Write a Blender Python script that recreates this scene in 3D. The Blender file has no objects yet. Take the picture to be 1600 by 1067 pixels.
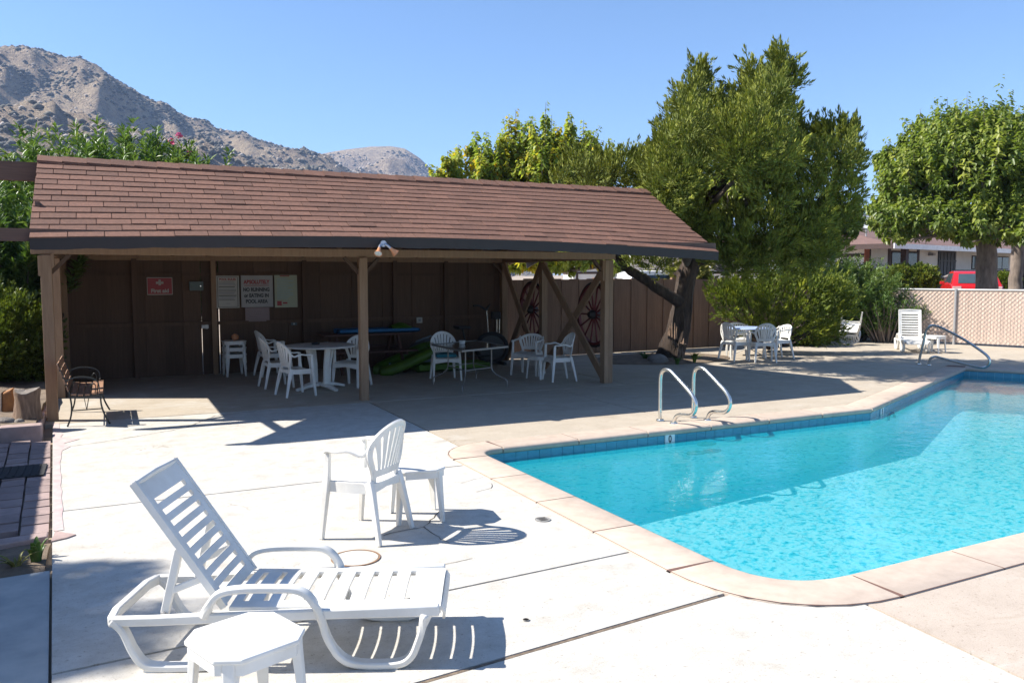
import bpy, bmesh, math, random
import numpy as np
from mathutils import Vector, Matrix, noise

random.seed(7)
rng = np.random.default_rng(11)
R = math.radians
S = bpy.context.scene
COL = S.collection

# ------------------------------------------------------------------ camera
CAM_H, YAW, FPX = 1.90, R(26.0), 1290.0          # eye height, heading (from +Y towards +X), focal length in photo pixels
PITCH = math.atan(103.5 / FPX)                    # looking slightly down
cam_d = bpy.data.cameras.new('camera'); cam = bpy.data.objects.new('camera', cam_d); COL.objects.link(cam)
cam_d.sensor_width = 36.0; cam_d.lens = 36.0 * FPX / 1600.0
cam_d.clip_start = 0.05; cam_d.clip_end = 9000
cam.location = (0, 0, CAM_H); cam.rotation_euler = (math.pi / 2 - PITCH, 0, -YAW)
S.camera = cam

# ------------------------------------------------------------------ sky, sun, exposure
SUN_EL = R(43.5)
TO_SUN = Vector((-0.905 * math.cos(SUN_EL), 0.425 * math.cos(SUN_EL), math.sin(SUN_EL))).normalized()
wd = bpy.data.worlds.new('World'); S.world = wd; wd.use_nodes = True
wn = wd.node_tree.nodes; wl = wd.node_tree.links
sky = wn.new('ShaderNodeTexSky'); sky.sky_type = 'NISHITA'; sky.sun_disc = False
sky.sun_elevation = SUN_EL; sky.sun_rotation = math.atan2(TO_SUN.x, TO_SUN.y)
sky.altitude = 700; sky.air_density = 1.0; sky.dust_density = 0.3; sky.ozone_density = 6.0
bg = wn['Background']; bg.inputs[1].default_value = 0.098
wl.new(sky.outputs[0], bg.inputs[0])
sd = bpy.data.lights.new('sun', 'SUN'); sd.energy = 5.0; sd.angle = R(0.53); sd.color = (1.0, 0.95, 0.87)
sun = bpy.data.objects.new('sun', sd); COL.objects.link(sun)
sun.rotation_euler = TO_SUN.to_track_quat('Z', 'Y').to_euler(); sun.location = (-20, 10, 30)
S.view_settings.view_transform = 'Standard'; S.view_settings.look = 'None'
S.view_settings.exposure = 1.1; S.view_settings.gamma = 1.0; S.view_settings.use_curve_mapping = False

# ------------------------------------------------------------------ survey helpers: sight lines of the photo turned into places on the ground
_f = Vector((math.sin(YAW), math.cos(YAW), 0)); _r = Vector((math.cos(YAW), -math.sin(YAW), 0))
def _ray(px, py):
    a = (px - 800.0) / FPX; b = -(py - 533.5) / FPX
    h = math.cos(PITCH) + b * math.sin(PITCH); z = -math.sin(PITCH) + b * math.cos(PITCH)
    return _f * h + _r * a + Vector((0, 0, z))
def G(px, py, z=0.0):
    d = _ray(px, py); t = (z - CAM_H) / d.z
    return Vector((d.x * t, d.y * t, z))
def AY(px, py, Y):
    d = _ray(px, py); t = Y / d.y
    return Vector((d.x * t, Y, CAM_H + d.z * t))
def AD(px, py, dist):
    d = _ray(px, py); t = dist / math.hypot(d.x, d.y)
    return Vector((d.x * t, d.y * t, CAM_H + d.z * t))

# ------------------------------------------------------------------ materials
M = {}
def _nt(name):
    m = bpy.data.materials.new(name); m.use_nodes = True
    nt = m.node_tree; b = nt.nodes['Principled BSDF']; M[name] = m
    return m, nt, b
def _noise(nt, vec, scale, detail=4, rough=0.6, dist=0.0):
    n = nt.nodes.new('ShaderNodeTexNoise'); n.inputs['Scale'].default_value = scale
    n.inputs['Detail'].default_value = detail; n.inputs['Roughness'].default_value = rough
    n.inputs['Distortion'].default_value = dist
    if vec is not None: nt.links.new(vec, n.inputs['Vector'])
    return n.outputs['Fac']
def _ramp(nt, fac, stops):
    r = nt.nodes.new('ShaderNodeValToRGB'); e = r.color_ramp.elements
    while len(e) > len(stops): e.remove(e[-1])
    while len(e) < len(stops): e.new(0.5)
    for k, (p, c) in enumerate(stops):
        e[k].position = p; e[k].color = (*c, 1) if len(c) == 3 else c
    nt.links.new(fac, r.inputs[0]); return r.outputs[0]
def _mix(nt, fac, a, b, mode='MIX'):
    n = nt.nodes.new('ShaderNodeMix'); n.data_type = 'RGBA'; n.blend_type = mode
    for s, v in ((0, fac), (6, a), (7, b)):
        if hasattr(v, 'is_linked'): nt.links.new(v, n.inputs[s])
        elif s == 0: n.inputs[0].default_value = v
        else: n.inputs[s].default_value = (*v, 1)
    return n.outputs[2]
def _math(nt, op, a, b=0.5):
    n = nt.nodes.new('ShaderNodeMath'); n.operation = op
    for k, v in ((0, a), (1, b)):
        if hasattr(v, 'is_linked'): nt.links.new(v, n.inputs[k])
        else: n.inputs[k].default_value = v
    return n.outputs[0]
def _geo(nt): return nt.nodes.new('ShaderNodeNewGeometry').outputs['Position']
def _obj(nt): return nt.nodes.new('ShaderNodeTexCoord').outputs['Object']
def _scale(nt, vec, s):
    n = nt.nodes.new('ShaderNodeVectorMath'); n.operation = 'MULTIPLY'
    nt.links.new(vec, n.inputs[0]); n.inputs[1].default_value = s; return n.outputs[0]
def _rnd(nt): return nt.nodes.new('ShaderNodeObjectInfo').outputs['Random']
def _attr(nt, name, kind='GEOMETRY'):
    n = nt.nodes.new('ShaderNodeAttribute'); n.attribute_name = name; n.attribute_type = kind; return n
def _bump(nt, b, h, strength=0.3, dist=0.01):
    n = nt.nodes.new('ShaderNodeBump'); n.inputs['Strength'].default_value = strength
    n.inputs['Distance'].default_value = dist; nt.links.new(h, n.inputs['Height'])
    nt.links.new(n.outputs[0], b.inputs['Normal']); return n
def surf(name, c1, c2=None, scale=8.0, rough=0.7, bump=0.2, bdist=0.004, stretch=(1, 1, 1), jitter=0.0, metal=0.0, spec=0.5, fine=60.0):
    """paint / plastic / wood / stone: two tones mixed by noise, fine relief, an optional tone per object"""
    m, nt, b = _nt(name)
    c2 = c2 or tuple(x * 0.82 for x in c1)
    v = _scale(nt, _geo(nt), stretch)
    f = _noise(nt, v, scale, 6, 0.62)
    col = _ramp(nt, f, [(0.34, c2), (0.66, c1)])
    if jitter:
        j = _math(nt, 'MULTIPLY_ADD', _rnd(nt), 2 * jitter)
        j.node.inputs[2].default_value = 1 - jitter
        cx = nt.nodes.new('ShaderNodeCombineXYZ')
        for k in range(3): nt.links.new(j, cx.inputs[k])
        col = _mix(nt, 1.0, col, cx.outputs[0], 'MULTIPLY')
    nt.links.new(col, b.inputs['Base Color'])
    b.inputs['Roughness'].default_value = rough; b.inputs['Metallic'].default_value = metal
    b.inputs['Specular IOR Level'].default_value = spec
    if bump: _bump(nt, b, _noise(nt, v, fine, 5, 0.7), bump, bdist)
    return m

surf('white_plastic', (0.76, 0.75, 0.71), (0.62, 0.60, 0.55), 3.2, 0.45, 0.12, 0.001, fine=160)
surf('blue_plastic', (0.42, 0.53, 0.78), (0.36, 0.46, 0.70), 5, 0.4, 0.05, 0.001)
surf('post_paint', (0.30, 0.19, 0.112), (0.235, 0.145, 0.084), 5, 0.75, 0.35, 0.003, (6, 6, 0.6), 0.10)
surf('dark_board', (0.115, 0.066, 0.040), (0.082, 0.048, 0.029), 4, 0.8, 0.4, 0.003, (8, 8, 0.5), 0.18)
surf('fence_paint', (0.24, 0.14, 0.085), (0.175, 0.10, 0.06), 4, 0.8, 0.4, 0.003, (8, 8, 0.5), 0.15)
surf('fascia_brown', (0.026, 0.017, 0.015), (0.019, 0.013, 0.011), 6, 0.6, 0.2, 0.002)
surf('beam_brown', (0.15, 0.085, 0.06), (0.10, 0.06, 0.045), 5, 0.8, 0.4, 0.003, (0.6, 8, 8))
surf('shingle', (0.18, 0.086, 0.056), (0.125, 0.060, 0.040), 22, 0.92, 0.8, 0.004, (1, 1, 1), 0.17, fine=260)
surf('roof_under', (0.10, 0.075, 0.055), None, 5, 0.9, 0.3)
surf('coping', (0.50, 0.405, 0.325), (0.41, 0.33, 0.265), 7, 0.85, 0.5, 0.003, jitter=0.07, fine=120)
surf('mortar', (0.16, 0.085, 0.065), (0.12, 0.068, 0.052), 12, 0.9, 0.3)
surf('paver', (0.36, 0.265, 0.24), (0.27, 0.20, 0.185), 6, 0.85, 0.5, 0.004, jitter=0.16, fine=90)
surf('kerb_stone', (0.42, 0.31, 0.28), (0.30, 0.22, 0.20), 7, 0.85, 0.5, 0.004, jitter=0.1)
surf('pink_paint', (0.47, 0.335, 0.325), (0.52, 0.45, 0.42), 9, 0.8, 0.4, 0.003)
surf('old_concrete', (0.43, 0.44, 0.42), (0.30, 0.32, 0.32), 3, 0.85, 0.5, 0.003)
surf('dirt', (0.22, 0.165, 0.115), (0.13, 0.095, 0.065), 5, 0.95, 0.8, 0.02, fine=30)
surf('dry_ground', (0.40, 0.32, 0.24), (0.28, 0.22, 0.16), 0.7, 0.95, 0.6, 0.02, fine=14)
surf('crack', (0.035, 0.028, 0.022), None, 30, 0.95, 0)
surf('joint_dark', (0.055, 0.045, 0.038), (0.10, 0.085, 0.07), 12, 0.95, 0.4)
surf('joint_tar', (0.22, 0.165, 0.115), (0.10, 0.075, 0.055), 22, 0.85, 0.6)
surf('steel', (0.72, 0.71, 0.66), (0.62, 0.61, 0.57), 9, 0.22, 0.03, 0.001, metal=0.9)
surf('galv', (0.48, 0.47, 0.46), (0.38, 0.37, 0.36), 18, 0.45, 0.1, 0.001, metal=0.5)
surf('black_iron', (0.025, 0.028, 0.026), None, 12, 0.45, 0.2)
surf('bench_wood', (0.36, 0.20, 0.115), (0.24, 0.125, 0.075), 6, 0.6, 0.4, 0.003, (8, 0.6, 8), 0.15)
surf('bark', (0.085, 0.058, 0.042), (0.030, 0.022, 0.018), 5, 0.95, 1.0, 0.03, (2.2, 2.2, 0.45), fine=14)
surf('grey_bark', (0.24, 0.19, 0.155), (0.12, 0.095, 0.08), 5, 0.95, 0.8, 0.02, (2, 2, 0.6), fine=20)
surf('torn_wood', (0.27, 0.18, 0.12), (0.12, 0.075, 0.05), 8, 0.9, 0.9, 0.02, (3, 3, 0.5), fine=24)
surf('stump_wood', (0.33, 0.29, 0.25), (0.17, 0.14, 0.115), 9, 0.9, 0.7, 0.01)
surf('orange_wood', (0.42, 0.19, 0.06), (0.26, 0.11, 0.04), 9, 0.8, 0.5)
surf('rock', (0.27, 0.24, 0.21), (0.16, 0.14, 0.125), 6, 0.9, 0.8, 0.02)
surf('black_rubber', (0.028, 0.027, 0.028), None, 30, 0.8, 0.4)
surf('wheel_red', (0.17, 0.022, 0.02), (0.09, 0.016, 0.014), 12, 0.6, 0.3)
surf('wheel_dark', (0.03, 0.024, 0.022), None, 12, 0.6, 0.3)
surf('sign_white', (0.42, 0.40, 0.35), (0.36, 0.34, 0.30), 3, 0.5, 0.05)
surf('sign_grey', (0.34, 0.33, 0.32), (0.29, 0.28, 0.27), 3, 0.5, 0.05)
surf('sign_pink', (0.26, 0.19, 0.185), (0.22, 0.165, 0.16), 3, 0.6, 0.05)
surf('sign_yellow', (0.34, 0.35, 0.24), (0.29, 0.32, 0.235), 3, 0.5, 0.05)
surf('print_red', (0.30, 0.018, 0.022), None, 3, 0.5, 0)
surf('print_dark', (0.03, 0.03, 0.035), None, 3, 0.5, 0)
surf('print_grey', (0.20, 0.21, 0.23), None, 3, 0.5, 0)
surf('print_pinkgrey', (0.24, 0.18, 0.18), None, 3, 0.5, 0)
surf('print_teal', (0.28, 0.38, 0.38), None, 3, 0.5, 0)
surf('green_box', (0.055, 0.085, 0.08), None, 5, 0.4, 0)
surf('lamp_metal', (0.42, 0.45, 0.52), (0.34, 0.36, 0.42), 9, 0.3, 0, metal=0.8)
surf('lamp_orange', (0.60, 0.26, 0.12), (0.52, 0.21, 0.09), 9, 0.4, 0)
surf('lamp_glass', (0.66, 0.69, 0.64), (0.48, 0.52, 0.50), 30, 0.12, 0.2)
surf('float_green', (0.075, 0.16, 0.012), (0.05, 0.11, 0.009), 5, 0.45, 0)
surf('float_blue', (0.025, 0.16, 0.34), (0.02, 0.11, 0.25), 5, 0.45, 0)
surf('tarp_grey', (0.16, 0.19, 0.21), (0.09, 0.12, 0.14), 4, 0.6, 0.4)
surf('cushion_teal', (0.02, 0.20, 0.27), None, 6, 0.8, 0.3)
surf('picnic_wood', (0.12, 0.06, 0.045), (0.08, 0.04, 0.03), 5, 0.8, 0.3, stretch=(0.6, 8, 8))
surf('glass_top', (0.10, 0.11, 0.10), None, 6, 0.12, 0.05)
surf('table_metal', (0.26, 0.25, 0.23), None, 6, 0.4, 0.05, metal=0.4)
surf('ash_black', (0.02, 0.02, 0.022), None, 6, 0.3, 0)
surf('drain_grey', (0.30, 0.29, 0.27), None, 20, 0.6, 0.2)
surf('lid_rust', (0.30, 0.17, 0.09), (0.20, 0.12, 0.07), 20, 0.8, 0.4)
surf('tread_green', (0.045, 0.20, 0.12), None, 9, 0.6, 0.1)
surf('tile_white', (0.72, 0.78, 0.78), None, 6, 0.2, 0)
surf('pool_plaster', (0.40, 0.80, 0.82), (0.34, 0.75, 0.79), 1.2, 0.8, 0.1)
surf('motel_white', (0.74, 0.72, 0.68), (0.66, 0.64, 0.60), 2, 0.8, 0.3)
surf('motel_pink', (0.66, 0.52, 0.44), (0.60, 0.47, 0.40), 2, 0.8, 0.3)
surf('motel_trim', (0.055, 0.03, 0.025), None, 5, 0.7, 0.2)
surf('motel_roof', (0.19, 0.11, 0.09), (0.13, 0.075, 0.062), 6, 0.9, 0.6, jitter=0.1)
surf('motel_door', (0.035, 0.035, 0.04), None, 5, 0.5, 0.1)
surf('window_dark', (0.03, 0.045, 0.04), (0.02, 0.028, 0.026), 2, 0.08, 0)
surf('white_paint', (0.78, 0.78, 0.76), None, 4, 0.5, 0.05)
surf('beige_paint', (0.42, 0.36, 0.28), None, 4, 0.7, 0.1)
surf('car_red', (0.46, 0.012, 0.014), (0.43, 0.011, 0.013), 3, 0.22, 0)
surf('car_glass', (0.05, 0.075, 0.09), None, 3, 0.06, 0)
surf('car_lamp', (0.62, 0.42, 0.42), None, 3, 0.15, 0)
surf('rail_wood', (0.46, 0.29, 0.12), (0.36, 0.22, 0.09), 5, 0.7, 0.3)
surf('brick_red', (0.30, 0.10, 0.06), (0.22, 0.07, 0.045), 5, 0.9, 0.4)
surf('slat_pink', (0.66, 0.50, 0.40), (0.60, 0.455, 0.36), 2.5, 0.6, 0.1, jitter=0.08)
surf('wire_grey', (0.30, 0.285, 0.275), None, 30, 0.5, 0.1, metal=0.3)
surf('scrub', (0.12, 0.11, 0.085), (0.08, 0.075, 0.062), .02, 1.0, 0)
surf('boulder', (0.42, 0.36, 0.30), (0.30, 0.26, 0.22), .05, 1.0, 0)
surf('flower_pink', (0.75, 0.10, 0.22), (0.62, 0.07, 0.18), 8, 0.7, 0)

def concrete(name='concrete', bare=((0.38, 0.325, 0.255), (0.455, 0.395, 0.315))):
    m, nt, b = _nt(name)
    p = _geo(nt)
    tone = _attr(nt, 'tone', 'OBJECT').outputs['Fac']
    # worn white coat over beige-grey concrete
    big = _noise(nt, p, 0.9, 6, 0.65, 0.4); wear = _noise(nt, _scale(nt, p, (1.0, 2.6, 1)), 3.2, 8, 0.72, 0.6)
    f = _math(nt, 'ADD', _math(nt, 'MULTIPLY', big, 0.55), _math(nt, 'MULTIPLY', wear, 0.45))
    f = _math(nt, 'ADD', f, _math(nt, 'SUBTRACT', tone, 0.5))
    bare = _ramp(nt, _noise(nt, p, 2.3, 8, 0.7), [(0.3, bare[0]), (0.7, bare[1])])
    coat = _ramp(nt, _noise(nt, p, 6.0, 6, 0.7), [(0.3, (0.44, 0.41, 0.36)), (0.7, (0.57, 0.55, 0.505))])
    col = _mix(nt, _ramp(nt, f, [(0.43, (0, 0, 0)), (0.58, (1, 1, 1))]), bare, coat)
    # dark flecks and stains
    sp = _ramp(nt, _noise(nt, p, 38, 3, 0.6), [(0.28, (0.55, 0.52, 0.48)), (0.40, (1, 1, 1))])
    col = _mix(nt, 0.75, col, sp, 'MULTIPLY')
    st = _ramp(nt, _noise(nt, _scale(nt, p, (1, 1.8, 1)), 1.7, 7, 0.75, 0.8), [(0.30, (0.70, 0.66, 0.60)), (0.48, (1, 1, 1))])
    col = _mix(nt, 0.5, col, st, 'MULTIPLY')
    # hairline cracks and grit
    vc = nt.nodes.new('ShaderNodeTexVoronoi'); vc.feature = 'DISTANCE_TO_EDGE'; vc.inputs['Scale'].default_value = 0.62
    wv_ = nt.nodes.new('ShaderNodeTexNoise'); wv_.inputs['Scale'].default_value = 2.2; wv_.inputs['Detail'].default_value = 8; nt.links.new(p, wv_.inputs['Vector'])
    sw = nt.nodes.new('ShaderNodeVectorMath'); sw.operation = 'SCALE'; sw.inputs['Scale'].default_value = 0.55; nt.links.new(wv_.outputs['Color'], sw.inputs[0])
    aw = nt.nodes.new('ShaderNodeVectorMath'); aw.operation = 'ADD'; nt.links.new(p, aw.inputs[0]); nt.links.new(sw.outputs[0], aw.inputs[1]); nt.links.new(aw.outputs[0], vc.inputs['Vector'])
    line = _ramp(nt, vc.outputs['Distance'], [(0.0, (0.60, 0.55, 0.49)), (0.005, (1, 1, 1))])
    mask = _ramp(nt, _noise(nt, p, 0.8, 3, .6), [(0.55, (0, 0, 0)), (0.66, (1, 1, 1))])
    col = _mix(nt, mask, col, _mix(nt, 1.0, col, line, 'MULTIPLY'))
    gr = _ramp(nt, _noise(nt, p, 140, 2, .5), [(0.30, (0.72, 0.69, 0.65)), (0.42, (1, 1, 1))])
    col = _mix(nt, 0.8, col, gr, 'MULTIPLY')
    nt.links.new(col, b.inputs['Base Color']); b.inputs['Roughness'].default_value = 0.88
    b.inputs['Specular IOR Level'].default_value = 0.3
    h = _math(nt, 'ADD', _noise(nt, p, 55, 6, 0.75), _math(nt, 'MULTIPLY', wear, 1.2))
    _bump(nt, b, h, 0.45, 0.006)
concrete(); concrete('buff_concrete', ((0.40, 0.335, 0.275), (0.49, 0.415, 0.345)))

def leafmat(name, stops, rough=0.5, trans=0.35):
    m, nt, b = _nt(name)
    t = _attr(nt, 'tone').outputs['Fac']
    col = _ramp(nt, t, stops)
    nt.links.new(col, b.inputs['Base Color']); b.inputs['Roughness'].default_value = rough
    b.inputs['Specular IOR Level'].default_value = 0.35
    tr = nt.nodes.new('ShaderNodeBsdfTranslucent')
    nt.links.new(_mix(nt, 1.0, col, (1.15, 1.25, 0.6), 'MULTIPLY'), tr.inputs[0])
    mx = nt.nodes.new('ShaderNodeMixShader'); mx.inputs[0].default_value = trans
    nt.links.new(b.outputs[0], mx.inputs[1]); nt.links.new(tr.outputs[0], mx.inputs[2])
    nt.links.new(mx.outputs[0], nt.nodes['Material Output'].inputs[0])
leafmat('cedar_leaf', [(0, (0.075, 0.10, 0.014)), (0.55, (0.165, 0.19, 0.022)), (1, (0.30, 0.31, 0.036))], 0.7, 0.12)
leafmat('juniper_leaf', [(0, (0.06, 0.095, 0.012)), (0.6, (0.155, 0.195, 0.02)), (1, (0.30, 0.32, 0.028))], 0.6, 0.2)
leafmat('mulberry_leaf', [(0, (0.10, 0.15, 0.03)), (0.6, (0.20, 0.25, 0.055)), (1, (0.36, 0.38, 0.09))], 0.4, 0.42)
leafmat('autumn_leaf', [(0, (0.15, 0.21, 0.04)), (0.5, (0.29, 0.35, 0.075)), (0.8, (0.44, 0.42, 0.06)), (1, (0.60, 0.40, 0.03))], 0.45, 0.45)
leafmat('oleander_leaf', [(0, (0.06, 0.12, 0.03)), (0.6, (0.11, 0.185, 0.045)), (1, (0.20, 0.26, 0.08))], 0.4, 0.3)
leafmat('privet_leaf', [(0, (0.05, 0.085, 0.014)), (0.6, (0.12, 0.16, 0.022)), (1, (0.23, 0.25, 0.04))], 0.45, 0.25)
leafmat('pale_leaf', [(0, (0.12, 0.14, 0.03)), (1, (0.36, 0.33, 0.12))], 0.5, 0.3)

# ------------------------------------------------------------------ object helpers
ORG = {}                                           # place of each object's origin while the scene is unrotated
def org(o): return ORG.get(o.name, Vector((0, 0, 0))) if o else Vector((0, 0, 0))
def tag(o, label=None, cat=None, group=None, kind=None):
    if label: o['label'] = label
    if cat: o['category'] = cat
    if group: o['group'] = group
    if kind: o['kind'] = kind
    return o
def thing(name, label, cat, loc=(0, 0, 0), group=None, kind=None):
    o = bpy.data.objects.new(name, None); COL.objects.link(o); o.empty_display_size = 0.2
    o.location = loc; ORG[o.name] = Vector(loc)
    return tag(o, label, cat, group, kind)
def kids(o): return [c for c in COL.objects if c.parent == o]
def copy_tree(o, loc=None, rz=None, label=None, group=None, parent=None, rot=None):
    c = o.copy(); COL.objects.link(c)
    if parent: c.parent = parent
    if loc is not None: c.location = loc
    if rz is not None: c.rotation_euler = (0, 0, rz)
    if rot is not None: c.rotation_euler = rot
    if label: c['label'] = label
    if group: c['group'] = group
    for ch in o.children: copy_tree(ch, parent=c)
    return c
def link_mesh(name, me, parent=None, loc=(0, 0, 0)):
    o = bpy.data.objects.new(name, me); COL.objects.link(o); o.location = loc
    if parent: o.parent = parent
    ORG[o.name] = org(parent) + Vector(loc)
    return o

class MB:
    def __init__(s): s.v = []; s.f = []
    def add(s, vs, fs):
        k = len(s.v); s.v += [tuple(p) for p in vs]; s.f += [tuple(i + k for i in f) for f in fs]; return s
    def box(s, c, d, rot=None):
        x, y, z = (q / 2 for q in d); c = Vector(c)
        vs = [Vector(p) for p in ((-x, -y, -z), (x, -y, -z), (x, y, -z), (-x, y, -z), (-x, -y, z), (x, -y, z), (x, y, z), (-x, y, z))]
        if rot is not None: vs = [rot @ p for p in vs]
        return s.add([p + c for p in vs], ((0, 3, 2, 1), (4, 5, 6, 7), (0, 1, 5, 4), (1, 2, 6, 5), (2, 3, 7, 6), (3, 0, 4, 7)))
    def hexa(s, b, t):
        return s.add(list(b) + list(t), ((0, 3, 2, 1), (4, 5, 6, 7), (0, 1, 5, 4), (1, 2, 6, 5), (2, 3, 7, 6), (3, 0, 4, 7)))
    def prism(s, poly, z0, z1):
        n = len(poly)
        a = sum(poly[i][0] * poly[(i + 1) % n][1] - poly[(i + 1) % n][0] * poly[i][1] for i in range(n))
        if a < 0: poly = list(poly)[::-1]
        vs = [(p[0], p[1], z0) for p in poly] + [(p[0], p[1], z1) for p in poly]
        return s.add(vs, [tuple(range(n))[::-1], tuple(range(n, 2 * n))] + [(i, (i + 1) % n, n + (i + 1) % n, n + i) for i in range(n)])
    def sweep(s, pts, prof, up=Vector((0, 0, 1)), closed=False, caps=True):
        """prof: list of (a,b) outlines, one for all points or one per point; a along side, b along the up-ish normal"""
        pts = [Vector(p) for p in pts]; n = len(pts); per = isinstance(prof[0][0], (list, tuple)); m = len(prof[0]) if per else len(prof)
        k = len(s.v)
        for i, p in enumerate(pts):
            a = pts[i - 1] if (i or closed) else p; b = pts[(i + 1) % n] if (i < n - 1 or closed) else p
            t = (b - a).normalized(); side = t.cross(up)
            if side.length < 1e-4: side = t.cross(Vector((0.3, 1, 0.1)))
            side.normalize(); nn = side.cross(t).normalized()
            for (u, w) in (prof[i] if per else prof): s.v.append(tuple(p + side * u + nn * w))
        rng_ = n if closed else n - 1
        for i in range(rng_):
            j = (i + 1) % n
            for q in range(m): s.f.append((k + i * m + q, k + i * m + (q + 1) % m, k + j * m + (q + 1) % m, k + j * m + q))
        if caps and not closed:
            s.f.append(tuple(k + q for q in range(m))[::-1]); s.f.append(tuple(k + (n - 1) * m + q for q in range(m)))
        return s
    def tube(s, pts, r, n=8, closed=False, up=Vector((0.02, 0.03, 1)), rough=0.0):
        dv = (Vector(pts[-1]) - Vector(pts[0]))
        if not closed and dv.length > 1e-6 and abs(dv.normalized().dot(up.normalized())) > .75: up = Vector((1, .1, .05)) if abs(dv.normalized().x) < .7 else Vector((.1, 1, .05))
        rs = r if isinstance(r, (list, tuple)) else [r] * len(pts)
        pr = [[(q * math.cos(6.28318 * k / n) * (1 + rough * (random.random() - .5)), q * math.sin(6.28318 * k / n) * (1 + rough * (random.random() - .5))) for k in range(n)] for q in rs]
        return s.sweep(pts, pr, up, closed)
    def bar(s, pts, w, t, up=Vector((0, 0, 1)), closed=False):
        ws = w if isinstance(w, (list, tuple)) else [w] * len(pts); ts = t if isinstance(t, (list, tuple)) else [t] * len(pts)
        pr = [[(-a / 2, -b / 2), (a / 2, -b / 2), (a / 2, b / 2), (-a / 2, b / 2)] for a, b in zip(ws, ts)]
        return s.sweep(pts, pr, up, closed)
    def lathe(s, prof, c=(0, 0, 0), n=24):
        k = len(s.v); m = len(prof)
        for i in range(n):
            a = 6.283185 * i / n
            for r, z in prof: s.v.append((c[0] + r * math.cos(a), c[1] + r * math.sin(a), c[2] + z))
        for i in range(n):
            j = (i + 1) % n
            for q in range(m - 1): s.f.append((k + i * m + q, k + j * m + q, k + j * m + q + 1, k + i * m + q + 1))
        return s
    def sheet(s, rows, th):
        """a slab of thickness th over a grid of points"""
        h, w = len(rows), len(rows[0]); P = [[Vector(p) for p in r] for r in rows]
        k = len(s.v); Nn = []
        for i in range(h):
            for j in range(w):
                du = P[i][min(j + 1, w - 1)] - P[i][max(j - 1, 0)]; dv = P[min(i + 1, h - 1)][j] - P[max(i - 1, 0)][j]
                Nn.append(du.cross(dv).normalized() if du.cross(dv).length > 1e-9 else Vector((0, 0, 1)))
        for sg in (0.5, -0.5):
            for i in range(h):
                for j in range(w): s.v.append(tuple(P[i][j] + Nn[i * w + j] * th * sg))
        o = h * w
        for i in range(h - 1):
            for j in range(w - 1):
                a = k + i * w + j
                s.f.append((a, a + 1, a + w + 1, a + w)); s.f.append((a + o, a + w + o, a + w + 1 + o, a + 1 + o))
        ring = [(0, j) for j in range(w)] + [(i, w - 1) for i in range(1, h)] + [(h - 1, j) for j in range(w - 2, -1, -1)] + [(i, 0) for i in range(h - 2, 0, -1)]
        for a, b in zip(ring, ring[1:] + ring[:1]):
            p, q = k + a[0] * w + a[1], k + b[0] * w + b[1]
            s.f.append((p, p + o, q + o, q))
        return s
    def mesh(s, name, mat, smooth=None, recentre=True):
        me = bpy.data.meshes.new(name); v = np.array(s.v, dtype=float)
        c = (v.min(0) + v.max(0)) / 2 if recentre else np.zeros(3)
        me.from_pydata([tuple(q) for q in v - c], [], s.f)
        bm = bmesh.new(); bm.from_mesh(me); bmesh.ops.recalc_face_normals(bm, faces=bm.faces); bm.to_mesh(me); bm.free()
        me.materials.append(M[mat])
        if smooth is not None:
            me.polygons.foreach_set('use_smooth', [True] * len(me.polygons)); me.set_sharp_from_angle(angle=R(smooth))
        return me, Vector(c)
    def build(s, name, mat, parent=None, smooth=None, bevel=0.0, seg=2):
        me, c = s.mesh(name, mat, smooth)
        o = link_mesh(name, me, parent, c - org(parent))
        if bevel:
            b = o.modifiers.new('bevel', 'BEVEL'); b.width = bevel; b.segments = seg; b.limit_method = 'ANGLE'; b.angle_limit = R(35)
        return o

def spline(pts, n=6):
    """Catmull-Rom through the points"""
    P = [Vector(p) for p in pts]; out = []
    for i in range(len(P) - 1):
        p0, p1, p2, p3 = P[max(i - 1, 0)], P[i], P[i + 1], P[min(i + 2, len(P) - 1)]
        for k in range(n):
            t = k / n
            out.append(0.5 * ((2 * p1) + (p2 - p0) * t + (2 * p0 - 5 * p1 + 4 * p2 - p3) * t * t + (3 * p1 - p0 - 3 * p2 + p3) * t ** 3))
    out.append(P[-1]); return out

def lettering(text, size, mat, parent, loc, rot, align='CENTER', name='lettering', squeeze=1.0, thick=0.0008, bold=0.0):
    cu = bpy.data.curves.new(name, 'FONT'); cu.body = text; cu.size = size; cu.align_x = align; cu.align_y = 'CENTER'
    cu.extrude = thick; cu.offset = bold
    t = bpy.data.objects.new(name, cu); COL.objects.link(t)
    dg = bpy.context.evaluated_depsgraph_get(); me = bpy.data.meshes.new_from_object(t.evaluated_get(dg))
    bpy.data.objects.remove(t); me.name = name; me.materials.clear(); me.materials.append(M[mat])
    o = link_mesh(name, me, parent, Vector(loc) - org(parent)); o.rotation_euler = rot; o.scale = (squeeze, 1, 1)
    return o

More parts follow.
